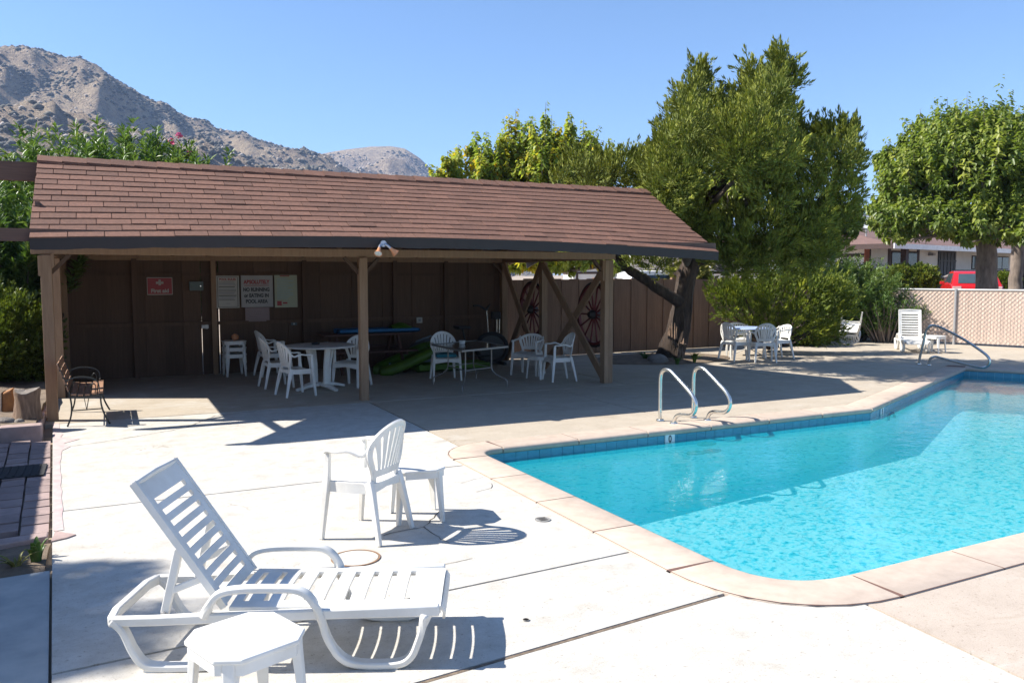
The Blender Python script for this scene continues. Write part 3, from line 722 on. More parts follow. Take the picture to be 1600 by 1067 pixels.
# X braces in the two bays of the right side
for (y0, y1) in [(12.42, 14.78), (14.92, 16.58)]:
    MB().bar([(7.90, y0, .03), (7.90, y1, 2.13)], .04, .15, Vector((0, -1, 1))).build('cross_brace', 'post_paint', pav)
    MB().bar([(7.945, y0, 2.13), (7.945, y1, .03)], .04, .15, Vector((0, 1, 1))).build('cross_brace', 'post_paint', pav)
# boarded gable above the side beam on the left
y = 12.36; k = 0
while y < 16.6:
    zt = 3.37 - (y + .16 - 12.56) * (3.33 - 2.17) / 4.59 - .07
    MB().hexa([(-.742, y, 2.275), (-.722, y, 2.275), (-.722, y + .318, 2.275), (-.742, y + .318, 2.275)], [(-.742, y, zt + .04), (-.722, y, zt + .04), (-.722, y + .318, zt - .04), (-.742, y + .318, zt - .04)]).build('gable_board', 'dark_board', pav); y += .32; k += 1
# rafters front and back
k = 0
x = PX0 + .05
while x < PX1:
    a = roof_pt(x, 0.03, -.09); b2 = roof_pt(x, .97, -.09)
    MB().bar([a, b2], .042, .09, Vector((0, -1, 2))).build('rafter', 'post_paint', pav)
    MB().bar([(x, 12.56, 3.33), (x, 17.15, 2.17)], .042, .09, Vector((0, 1, 3))).build('rafter', 'post_paint', pav)
    x += 0.6
roof = MB()
nx = 40; xsn = [PX0 + (PX1 - PX0) * i / nx for i in range(nx + 1)]
roof = MB().sheet([[roof_pt(x, s, -.03) for x in xsn] for s in (0.0, .33, .66, 1.0)], .022).build('roof', 'roof_under', pav)
MB().sheet([[(x, 12.52, ZR - .012) for x in xsn], [(x, 17.25, 2.20) for x in xsn]], .03).build('back_slope', 'shingle', roof)
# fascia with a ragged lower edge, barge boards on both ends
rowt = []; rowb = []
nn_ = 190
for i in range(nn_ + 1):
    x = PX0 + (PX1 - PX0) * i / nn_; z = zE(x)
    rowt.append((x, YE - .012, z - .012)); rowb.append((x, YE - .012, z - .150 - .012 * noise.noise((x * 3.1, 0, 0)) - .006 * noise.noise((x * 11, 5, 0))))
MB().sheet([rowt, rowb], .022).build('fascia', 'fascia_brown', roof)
for xx in (PX0 + .006, PX1 - .006):
    MB().bar([roof_pt(xx, 0.005, -.085), roof_pt(xx, 1.0, -.085)], .024, .10, Vector((0, -1, 2))).build('barge_board', 'fascia_brown', roof)
    MB().bar([(xx, 12.54, ZR - .085), (xx, 17.24, 2.12)], .024, .12, Vector((0, 1, 3))).build('barge_board', 'fascia_brown', roof)
# shingles, one by one: fourteen courses
NR = 14; TAB = 0.372; sh = []
for r_ in range(NR):
    s0, s1 = r_ / NR - 0.012, (r_ + 1) / NR + 0.03; off = [0.0, .5, .22, .78, .36][r_ % 5] * TAB
    x = PX0 - off - .004 if off else PX0 - .004
    while x < PX1:
        xa, xb = max(x, PX0 - .012) + .004, min(x + TAB, PX1 + .012) - .004
        if xb - xa > .04: sh.append((xa, xb, s0, s1, r_))
        x += TAB
sh.sort(key=lambda q: (q[0] - 0) ** 2 + (YE + 2 * q[2]) ** 2)
def shingle_mb(mb, q):
    xa, xb, s0, s1, r_ = q; w = random.uniform(-.002, .003); d = random.uniform(-.003, .003) / 2
    lo = 0.0055 + w + (.006 if random.random() < .04 else 0); hi = 0.001
    b_ = [roof_pt(xa, s0 + d, -.018), roof_pt(xb, s0 + d, -.018), roof_pt(xb, s1, -.022), roof_pt(xa, s1, -.022)]
    t_ = [roof_pt(xa, s0 + d, lo), roof_pt(xb, s0 + d, lo), roof_pt(xb, s1, hi - .012), roof_pt(xa, s1, hi - .012)]
    mb.hexa(b_, t_)
for q in sh[:300]:
    mb = MB(); shingle_mb(mb, q); mb.build('shingle', 'shingle', roof)
# the farther ones: joined, with several tones
mb = MB()
for q in sh[300:]: shingle_mb(mb, q)
if mb.v:
    o = mb.build('shingle_field', 'shingle', roof); o['kind'] = 'stuff'
x = PX0 - .01
while x < PX1 - .05:
    w = min(.295, PX1 - x); mb = MB(); u = random.uniform(0, .006)
    mb.hexa([(x, YR - .155, ZR - .075), (x + w, YR - .155, ZR - .08), (x + w, YR + .15, ZR - .055), (x, YR + .15, ZR - .05)],
            [(x, YR - .155, ZR - .055 + u), (x + w, YR - .155, ZR - .066 + u), (x + w, YR + .15, ZR - .03), (x, YR + .15, ZR - .02)])
    mb.add([(x, YR - .155, ZR - .056 + u), (x + w, YR - .155, ZR - .067 + u), (x + w, YR, ZR + .022), (x, YR, ZR + .034), (x + w, YR + .15, ZR - .03), (x, YR + .15, ZR - .02)], [(0, 1, 2, 3), (3, 2, 4, 5)])
    mb.build('ridge_cap', 'shingle', roof); x += .285
# back wall of vertical boards; one gap lets the daylight in
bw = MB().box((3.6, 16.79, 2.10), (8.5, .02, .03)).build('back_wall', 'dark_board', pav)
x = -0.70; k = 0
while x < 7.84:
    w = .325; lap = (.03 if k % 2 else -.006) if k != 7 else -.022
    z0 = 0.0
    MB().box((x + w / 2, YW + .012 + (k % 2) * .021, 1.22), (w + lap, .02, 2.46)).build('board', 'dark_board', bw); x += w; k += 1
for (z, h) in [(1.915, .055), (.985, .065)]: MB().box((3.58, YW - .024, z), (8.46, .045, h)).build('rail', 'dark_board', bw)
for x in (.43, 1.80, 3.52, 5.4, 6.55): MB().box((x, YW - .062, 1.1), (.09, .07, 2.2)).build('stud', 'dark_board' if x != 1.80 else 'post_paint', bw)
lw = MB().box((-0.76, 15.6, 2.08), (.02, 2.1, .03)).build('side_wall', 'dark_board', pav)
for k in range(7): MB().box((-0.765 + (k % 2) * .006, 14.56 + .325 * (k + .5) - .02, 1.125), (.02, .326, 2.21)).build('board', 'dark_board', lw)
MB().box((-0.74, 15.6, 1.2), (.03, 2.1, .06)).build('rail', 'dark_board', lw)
p = AY(358, 548, YW)

# ------------------------------------------------------------------ signs and boxes on the back wall
def panel(px0, py0, px1, py1, name, label, mat, border=None, cat='sign', y=YW - .052, th=.012):
    a = AY(px0, py0, y); b2 = AY(px1, py1, y); c = (a + b2) / 2; w = abs(b2.x - a.x); h = abs(a.z - b2.z)
    t = thing(name, label, cat, (c.x, y, c.z - h / 2))
    MB().box((c.x, y + th / 2, c.z), (w, th, h)).build('panel', mat, t, None, .002)
    return t, c, w, h
RX = (math.pi / 2, 0, 0)
t, c, w, h = panel(229, 433.5, 270, 460.5, 'first_aid_sign', 'red first aid sign with a white cross on dark boards', 'sign_white')
MB().box((c.x, YW - .054, c.z), (w * .95, .004, h * .92)).build('red_field', 'print_red', t)
MB().box((c.x, YW - .058, c.z + h * .19), (h * .40, .004, h * .125)).box((c.x, YW - .058, c.z + h * .29), (h * .125, .004, h * .075 * 2.0)).box((c.x, YW - .058, c.z + h * .085), (h * .125, .004, h * .085)).build('cross', 'sign_white', t)
lettering('First aid', h * .30, 'sign_white', t, (c.x, YW - .0565, c.z - h * .28), RX, squeeze=.98, bold=.004)
t, c, w, h = panel(337, 431, 374.5, 481, 'pool_rules_sign', 'white pool rules sign framed in black, left end of the row', 'sign_white')
for (dx, dz, ww, hh) in [(0, .46, .86, .012), (0, -.46, .86, .012), (-.43, 0, .02, .92), (.43, 0, .02, .92)]: MB().box((c.x + w * dx, YW - .054, c.z + h * dz), (w * ww, .004, h * hh)).build('border', 'print_dark', t)
lettering('POOL RULES', h * .10, 'print_red', t, (c.x, YW - .0545, c.z + h * .385), RX, squeeze=.86, bold=.002)
for k in range(13):
    z = c.z + h * (.30 - k * .046); e = random.uniform(.66, .78)
    MB().box((c.x - w * (.78 - e) / 2, YW - .0535, z), (w * e, .003, h * (.022 if k % 2 else .012))).build('text_line', 'print_grey' if k % 3 else 'print_dark', t)
MB().box((c.x, YW - .0535, c.z - h * .36), (w * .2, .003, h * .014)).build('text_line', 'print_grey', t)
t, c, w, h = panel(376, 430.5, 427, 479.5, 'no_running_sign', 'grey white sign reading absolutely no running or eating', 'sign_grey')
lettering('ABSOLUTELY', h * .165, 'print_red', t, (c.x - w * .01, YW - .0535, c.z + h * .29), RX, squeeze=.80, bold=.005)
MB().box((c.x - w * .01, YW - .0535, c.z + h * .185), (w * .78, .003, h * .018)).build('underline', 'print_red', t)
for k, (tx, q) in enumerate([('NO RUNNING', .80), ('or EATING IN', .80), ('POOL AREA', .80)]):
    lettering(tx, h * .155, 'print_dark', t, (c.x - w * .02, YW - .0535, c.z + h * (.05 - .185 * k)), RX, squeeze=q, bold=.005)
t, c, w, h = panel(428.5, 430, 465, 480, 'safety_poster', 'pale greenish safety poster with a small red emblem', 'sign_yellow', y=YW - .05)
MB().box((c.x - w * .05, YW - .0515, c.z + h * .475), (w * .42, .003, h * .03)).build('headline', 'print_red', t)
for k in range(12):
    e = random.uniform(.45, .8); MB().box((c.x - w * (.8 - e) / 2, YW - .0515, c.z + h * (.38 - k * .055)), (w * e, .003, h * .024)).build('text_line', 'print_teal', t)
MB().box((c.x - w * .30, YW - .0515, c.z - h * .37), (w * .20, .003, h * .14)).build('emblem', 'print_red', t)
MB().box((c.x - w * .05, YW - .0515, c.z - h * .36), (w * .2, .003, h * .05)).build('text_line', 'print_red', t)
t, c, w, h = panel(383, 481, 421.5, 505, 'notice_board', 'pinkish notice with lines of print below the three signs', 'sign_pink', y=YW - .045)
for k in range(6): MB().box((c.x + w * random.uniform(-.03, .03), YW - .0465, c.z + h * (.36 - k * .14)), (w * random.uniform(.6, .86), .003, h * .06)).build('text_line', 'print_pinkgrey', t)
t, c, w, h = panel(296, 440, 318, 454, 'meter_box', 'small dark green box on the boards right of the first aid sign', 'green_box', cat='box', y=YW - .11, th=.10)
MB().box((c.x + w * .3, YW - .113, c.z), (.02, .006, .02)).build('latch', 'steel', t)
t, c, w, h = panel(651, 496, 660, 504.5, 'wall_outlet', 'small white outlet box on the wall behind the tables', 'sign_white', cat='outlet', y=YW - .075, th=.03)
MB().box((c.x, YW - .077, c.z), (w * .45, .004, h * .5)).build('socket', 'print_grey', t)
t, c, w, h = panel(455, 504, 464, 508, 'wall_switch', 'small grey switch plate low on the dark wall', 'green_box', cat='switch', y=YW - .07, th=.02)
MB().box((c.x, YW - .073, c.z), (w * .3, .006, h * .6)).build('toggle', 'sign_grey', t)
t, c, w, h = panel(315, 508, 326, 513, 'door_latch', 'small metal latch on the dark boards beside the stud', 'galv', cat='latch', y=YW - .07, th=.02)
MB().box((c.x + w * .2, YW - .08, c.z), (w * .3, .02, h * 1.2)).build('bolt', 'galv', t)
p = AY(94, 447, 14.7)
t = thing('junction_box', 'pale electrical box behind the first post', 'box', (-0.70, 14.75, 1.62))
MB().box((-0.715, 14.75, 1.70), (.06, .12, .17)).build('housing', 'sign_grey', t, None, .005); MB().box((-0.683, 14.75, 1.70), (.006, .09, .13)).build('cover', 'sign_grey', t)

# ------------------------------------------------------------------ twin floodlight at the eave
p = AY(598, 383, YE - .03)
fl = thing('floodlight', 'twin floodlight with one orange shade at the eave above middle post', 'floodlight', p)
MB().tube([p + Vector((0, .0, .02)), p + Vector((0, -.05, .02))], .05, 14).build('base', 'lamp_metal', fl, 40)
for sx, dr in ((-1, Vector((-.35, -.55, -.75))), (1, Vector((.75, .05, -.65)))):
    a = p + Vector((sx * .02, -.05, .015)); kn = p + Vector((sx * .065, -.065, -.015)); d = dr.normalized(); e = kn + d * .05
    arm = MB().tube([a, kn, e], .022, 10).build('arm', 'lamp_metal', fl, 40)
    q = d.to_track_quat('Z', 'Y').to_matrix()
    m_ = MB().lathe([(.0, .0), (.026, .0), (.032, .05), (.066, .125), (.064, .125), (.03, .052)], (0, 0, 0), 20); m_.v = [tuple(q @ Vector(v_) + e) for v_ in m_.v]
    hd = m_.build('shade', 'lamp_orange', fl, 40)
    m_ = MB().lathe([(.0, .128), (.04, .124), (.062, .112)], (0, 0, 0), 20); m_.v = [tuple(q @ Vector(v_) + e) for v_ in m_.v]; m_.build('lens', 'lamp_glass', hd, 60)
fl.scale = (.82, .82, .82)
# ------------------------------------------------------------------ wagon wheels on the cross braces
def wheel(y, lab):
    c = Vector((8.10, y, 1.17)); t = thing('wagon_wheel', lab, 'wagon wheel', (8.10, y, .57), 'wagon wheels on the cross braces')
    ring_ = lambda r, n=40: [c + Vector((0, r * math.cos(a), r * math.sin(a))) for a in [k * 6.28319 / n for k in range(n)]]
    MB().bar(ring_(.585), .05, .02, Vector((1, 0, 0)), True).build('tyre', 'wheel_dark', t, 40)
    MB().bar(ring_(.545), .045, .055, Vector((1, 0, 0)), True).build('rim', 'wheel_red', t, 40)
    MB().tube([c + Vector((-.12, 0, 0)), c + Vector((-.06, 0, 0)), c + Vector((.06, 0, 0)), c + Vector((.12, 0, 0))], [.05, .085, .085, .05], 14).build('hub', 'wheel_dark', t, 40)
    for k in range(14):
        a = k * 6.28319 / 14; d = Vector((0, math.cos(a), math.sin(a))); MB().tube([c + d * .07, c + d * .3, c + d * .53], [.02, .016, .018], 6).build('spoke', 'wheel_red', t)
wheel(15.62, 'red spoked wagon wheel on the rear cross brace near the wall'); wheel(13.12, 'red spoked wagon wheel on the front cross brace by the corner post')

# ------------------------------------------------------------------ plank fence behind
fence = thing('plank_fence', 'tall brown plank fence behind the big tree', 'fence', (12, 17, 0))
x = 8.05; k = 0
def fy(x): return 16.92 + 0.045 * (x - 8)
while x < 19.5:
    w = .255 + random.uniform(-.012, .012); h_ = 1.80 + random.uniform(-.02, .02)
    MB().box((x + w / 2, fy(x) + (k % 2) * .021, h_ / 2 + .01), (w + (.03 if k % 2 else -.008), .02, h_), Matrix.Rotation(random.gauss(0, .003), 3, 'Y') @ Matrix.Rotation(.045, 3, 'Z')).build('plank', 'fence_paint', fence); x += w; k += 1
for z in (.35, 1.0, 1.6): MB().bar([(8.05, fy(8.05) + .045, z), (19.5, fy(19.5) + .045, z)], .05, .09).build('rail', 'fence_paint', fence)
for x in (8.2, 10.6, 13.0, 15.4, 17.8): MB().box((x, fy(x) + .12, .92), (.09, .09, 1.84)).build('fence_post', 'fence_paint', fence)
# ------------------------------------------------------------------ chain link fence with pink slats on the right
cf = thing('chain_link_fence', 'pink slatted chain link fence with a galvanised top rail', 'fence', (21.6, 13.6, 0))
A_ = Vector((19.6, 18.2, 0)); B_ = Vector((24.2, 6.6, 0)); D_ = (B_ - A_); LN = D_.length; D_.normalize(); N_ = Vector((-D_.y, D_.x, 0))
if N_.dot(Vector((-1, -.3, 0))) < 0: N_ = -N_
HF = 1.50
MB().tube([A_ + Vector((0, 0, HF)), B_ + Vector((0, 0, HF))], .032, 10).build('top_rail', 'galv', cf, 40)
for s_ in (0.05, 3.42, 6.4, 9.4, 12.3):
    p = A_ + D_ * s_ + N_ * .03; MB().tube([p, p + Vector((0, 0, HF + .02))], .036, 10).build('fence_post', 'galv', cf, 40)
# slats: woven upright strips
NS = 160; step_ = LN / NS
sm, _c = MB().box((0, 0, 0), (step_ * .93, .012, HF - .09)).mesh('slat', 'slat_pink')
ang = math.atan2(D_.y, D_.x)
for k in range(NS):
    p = A_ + D_ * (step_ * (k + .5)) + Vector((0, 0, (HF - .03) / 2 + .03)); o = link_mesh('slat', sm, cf, p - org(cf)); o.rotation_euler = (0, 0, ang)
mb = MB(); H0, H1 = .04, HF - .02; pitch_ = .115
for sg in (1, -1):
    s_ = -HF if sg > 0 else 0
    while s_ < LN + HF:
        a0, a1 = s_, s_ + sg * (H1 - H0) * .95
        u0, u1 = a0, a1; z0, z1 = H0, H1
        def cl(u, z, ua, za):
            return u, z
        if min(u0, u1) >= 0 and max(u0, u1) <= LN:
            mb.bar([A_ + D_ * u0 + N_ * .016 + Vector((0, 0, z0)), A_ + D_ * u1 + N_ * .016 + Vector((0, 0, z1))], .007, .007, N_)
        s_ += pitch_
o = mb.build('wire_mesh', 'wire_grey', cf); o['kind'] = 'stuff'

# ================================================================== FURNITURE
# ------------------------------------------------------------------ moulded plastic armchairs (local: faces -y)
def make_chair(name, label, kind='fan', mat='white_plastic', group='white plastic armchairs around the yard'):
    t = thing(name, label, 'chair', (0, 0, 0), group)
    if kind == 'fan': Hb, rx, ry, vc, wb, ns = .47, .262, .225, .235, .185, 7
    else: Hb, rx, ry, vc, wb, ns = .37, .275, .125, .235, .21, 8
    def back(u, v, d=0.0):                            # a point of the curved, reclined back
        y = .195 + .30 * v - .085 * (u / .26) ** 2 * min(1, .35 + v * 2.2) + .0
        return Vector((u, y + d, .425 + .955 * v))
    sm = lambda t_: t_ * t_ * (3 - 2 * t_)
    wv = lambda v: wb + (rx - wb) * sm(min(1, max(0, v / vc)))
    out = [(-wv(v), v) for v in [vc * k / 8 for k in range(8)]]
    out += [(-rx * math.cos(a), vc + ry * math.sin(a)) for a in [math.pi * k / 20 for k in range(21)]]
    out += [(wv(v), v) for v in [vc * k / 8 for k in range(7, -1, -1)]]
    inn = []
    for i, (u, v) in enumerate(out):
        a, b2 = Vector(out[max(i - 1, 0)]), Vector(out[min(i + 1, len(out) - 1)]); tt = (b2 - a).normalized(); n_ = Vector((tt.y, -tt.x))
        inn.append((u + n_.x * .046, v + n_.y * .046))
    mb = MB(); mb.sheet([[back(u, v) for u, v in out], [back(*((Vector(o_) + Vector(i_)) / 2), -.006) for o_, i_ in zip(out, inn)], [back(u, v) for u, v in inn]], .020)
    # lower band of the back
    mb.sheet([[back(wb * (q / 4 - 1) * .99, v) for q in range(9)] for v in (.045, .10)], .016)
    for i in range(ns):
        f = (i - (ns - 1) / 2); ub = f * (2 * wb - .10) / (ns - 1) * .94; ut = f * (2 * rx - .13) / (ns - 1)
        vt = vc + ry * math.sqrt(max(0, 1 - (ut / rx) ** 2)) - .030
        rows = []
        for k in range(7):
            s = k / 6; u = ub + (ut - ub) * s ** 1.15; v = .085 + (vt - .085) * s; w_ = (.015 + .011 * s) if kind == 'fan' else .0165
            rows.append([back(u - w_, v), back(u + w_, v)])
        mb.sheet(rows, .012)
    mb.build('backrest', mat, t, 50)
    # seat: dished panel with an apron
    def seat(u, v):
        return Vector((u * (.245 - .035 * max(0, v / .21) if v > 0 else .245), v, .425 - .022 * (1 - u * u) * (1 - (v / .26) ** 2) - (.03 * ((-.17 - v) / .08) ** 2 if v < -.17 else 0)))
    mb = MB(); vsn = [-.255, -.235, -.20, -.17, -.1, -.03, .05, .13, .205]
    mb.sheet([[seat(q / 6 - 1, v) for q in range(13)] for v in vsn], .012)
    edge = [seat(-1, v) for v in vsn[::-1]] + [seat(q / 6 - 1, -.255) for q in range(1, 13)] + [seat(1, v) for v in vsn[1:]] + [seat(1 - q / 6, .205) for q in range(1, 13)]
    mb.sheet([[p + Vector((0, 0, .004)) for p in edge], [p + Vector((0, 0, -.042 - .028 * abs(p.x) / .24)) for p in edge]], .010)
    mb.build('seat', mat, t, 45)
    for sx in (-1, 1):
        # front leg: tapered, channel shaped
        pr = lambda w_, d_: [(-w_, -d_), (w_, -d_), (w_, d_), (w_ * .25, d_), (w_ * .25, -d_ * .35), (-w_, -d_ * .35)]
        pts = [(sx * .252, -.205, .655), (sx * .253, -.212, .50), (sx * .256, -.222, .40), (sx * .266, -.245, .2), (sx * .276, -.268, 0)]
        MB().bar(pts, [.030, .034, .048, .040, .034], [.050, .054, .062, .05, .040], Vector((0, 1, .0))).build('leg', mat, t, 40, .006)
        pts = [(sx * .205, .17, .44), (sx * .212, .20, .36), (sx * .232, .25, .18), (sx * .248, .295, 0)]
        MB().bar(pts, [.055, .054, .044, .036], [.064, .060, .046, .036], Vector((0, 1, 0))).build('leg', mat, t, 40, .006)
        va = .225 if kind == 'fan' else .26
        a0 = back(sx * (rx - .02), va); 
        path = spline([a0 + Vector((0, .01, .05)), a0 + Vector((sx * .01, -.06, -.005)), Vector((sx * .268, .02, .665)), Vector((sx * .270, -.10, .652)), Vector((sx * .262, -.19, .655)), Vector((sx * .254, -.222, .635))], 4)
        m_ = len(path); MB().bar(path, [.024 + .036 * min(1, k / (m_ * .5)) for k in range(m_)], [.030 - .008 * min(1, k / (m_ * .5)) for k in range(m_)]).build('arm', mat, t, 40, .006)
    return t
FACE = lambda deg: R(deg + 90)                       # heading of the seat front, degrees from +X
GC = 'white plastic armchairs around the yard'
fan = make_chair('plastic_chair', 'white fan-backed plastic chair alone in the sun beside a small table', 'fan'); fan.scale = (.92, .84, 1)
# lone chair in the sun: fitted to its four feet
fl_, bl_, br_ = G(503, 840), G(577, 851), G(640, 823)
c_ = (fl_ + br_) / 2; d_ = (fl_ - bl_); hd = math.degrees(math.atan2(d_.y, d_.x))
fan.location = (c_.x - .0, c_.y - .02, 0); fan.rotation_euler = (0, 0, FACE(hd))
def chair(x, y, deg, label, src=None): return copy_tree(src or fan, (x, y, 0), FACE(deg), label, GC)
chair(2.62, 13.22, 12, 'white plastic chair at the round table with its slotted back nearest the sunlit patch')
chair(3.72, 13.90, 222, 'white plastic chair at the round table right beside the middle post')
chair(2.52, 14.35, 5, 'white plastic chair half hidden behind the front chair of the round table')
chair(2.72, 16.05, 10, 'white plastic chair farther back against the dark wall behind the round table')
c5 = chair(5.46, 13.98, -100, 'white fan-backed chair with a teal cushion behind the glass table')
chair(7.28, 12.98, 172, 'white plastic chair seen from its side in front of the front wagon wheel')
low = make_chair('plastic_chair', 'white low square-backed plastic chair between the two wagon wheels', 'low', group=GC); low.scale = (.94, .88, 1)
low.location = (7.20, 14.05, 0); low.rotation_euler = (0, 0, FACE(-140))
chair(12.45, 14.28, 8, 'white chair left of the blue table in the shade of the tree')
chair(12.86, 13.80, 62, 'white fan-backed chair with its back to the pool at the blue table')
chair(13.78, 14.30, 170, 'white chair right of the blue table, facing left', low)
chair(13.40, 15.25, -125, 'white chair behind the blue table, facing the pool', low)
# overturned chair by the bushes
o = copy_tree(low, (18.0, 16.0, 0), None, 'white plastic chair tipped upside down in front of the bushes', GC, rot=(R(-142), R(4), R(-49)))
bpy.context.view_layer.update(); o.location.z -= min((c.matrix_world @ v_.co).z for c in o.children for v_ in c.data.vertices) - .003
# teal cushion
t = thing('seat_cushion', 'teal seat cushion lying on the fan-backed chair behind the glass table', 'cushion', (5.46, 13.98, .43))
mb = MB(); cc_ = Vector((5.46, 13.98, .455)); rot_ = Matrix.Rotation(FACE(-100), 3, 'Z')
mb.sheet([[cc_ + rot_ @ Vector((.19 * x / 3 * (1 - .1 * abs(y) / 3), .18 * y / 3, .022 * (1 - (x / 3) ** 2) * (1 - (y / 3) ** 2))) for x in range(-3, 4)] for y in range(-3, 4)], .05).build('pad', 'cushion_teal', t, 60)
mb = MB().tube([cc_ + rot_ @ Vector((.19 * a, .18 * b2, .0)) for a, b2 in ((-1, -1), (1, -1), (1, 1), (-1, 1))], .008, 6, True).build('piping', 'cushion_teal', t)

# ------------------------------------------------------------------ small plastic side tables
def make_table(name, label, group, h=.42):
    t = thing(name, label, 'side table', (0, 0, 0), group); c = .205; k = .125
    oct_ = [(c, -k), (c, k), (k, c), (-k, c), (-c, k), (-c, -k), (-k, -c), (k, -c)]
    oc2 = [(c * .965, -k), (c * .965, k), (k, c * .965), (-k, c * .965), (-c * .965, k), (-c * .965, -k), (-k, -c * .965), (k, -c * .965)]
    MB().prism(oct_, h - .022, h).build('top', 'white_plastic', t, 40, .007, 3)
    mb = MB(); e = [Vector((x * .93, y * .93, h - .02)) for x, y in oct_]; e.append(e[0])
    mb.sheet([e, [p + Vector((0, 0, -.05)) for p in e]], .010).build('apron', 'white_plastic', t)
    for sx in (-1, 1):
        for sy in (-1, 1):
            a = Vector((sx * .150, sy * .150, h - .015)); b2 = Vector((sx * .176, sy * .176, 0)); q = Vector((sx, sy, 0)).normalized(); r_ = Vector((-q.y, q.x, 0))
            def ring(p, w_, d_): return [p + r_ * w_ - q * d_, p + q * d_ * .7 + r_ * w_ * .6, p + q * d_ * .7 - r_ * w_ * .6, p - r_ * w_ - q * d_]
            mb = MB().hexa(ring(b2, .022, .014), ring(a, .040, .022)); mb.build('leg', 'white_plastic', t, None, .005)
    return t
GT = 'small white plastic tables'
st = make_table('side_table', 'white plastic side table in the foreground in front of the lounger', GT)
st.location = (0.46, 3.46, 0); st.rotation_euler = (0, 0, R(20))
tc = (G(655, 815) + G(697, 795) + G(600, 803)) / 3
copy_tree(st, (2.12, 6.06, 0), R(-9), 'white plastic side table behind the lone fan-backed chair', GT)
copy_tree(st, (7.12, 13.42, 0), R(20), 'white plastic side table between the two chairs by the wagon wheels', GT)
copy_tree(st, (18.22, 13.62, 0), R(10), 'white plastic side table right of the far lounger', GT)
for k, lab in enumerate(('bottom stool of the white stack below the signs', 'middle stool of the white stack below the signs', 'top stool of the white stack below the signs')):
    copy_tree(st, (2.10, 16.32, .125 * k), R(4), lab, GT)
p = Vector((2.12, 16.3, .672)); t = thing('orange_ball', 'small orange ball on top of the white stool stack', 'ball', p)
MB().lathe([(0, 0), (.035, .006), (.06, .03), (.068, .062), (.058, .098), (.03, .12), (0, .126)], p, 16).build('ball', 'lamp_orange', t, 60)
t['label'] = 'small orange object on top of the white stool stack'; MB().tube([p + Vector((0, 0, .124)), p + Vector((.008, 0, .15))], .008, 6).build('stem', 'ash_black', t)

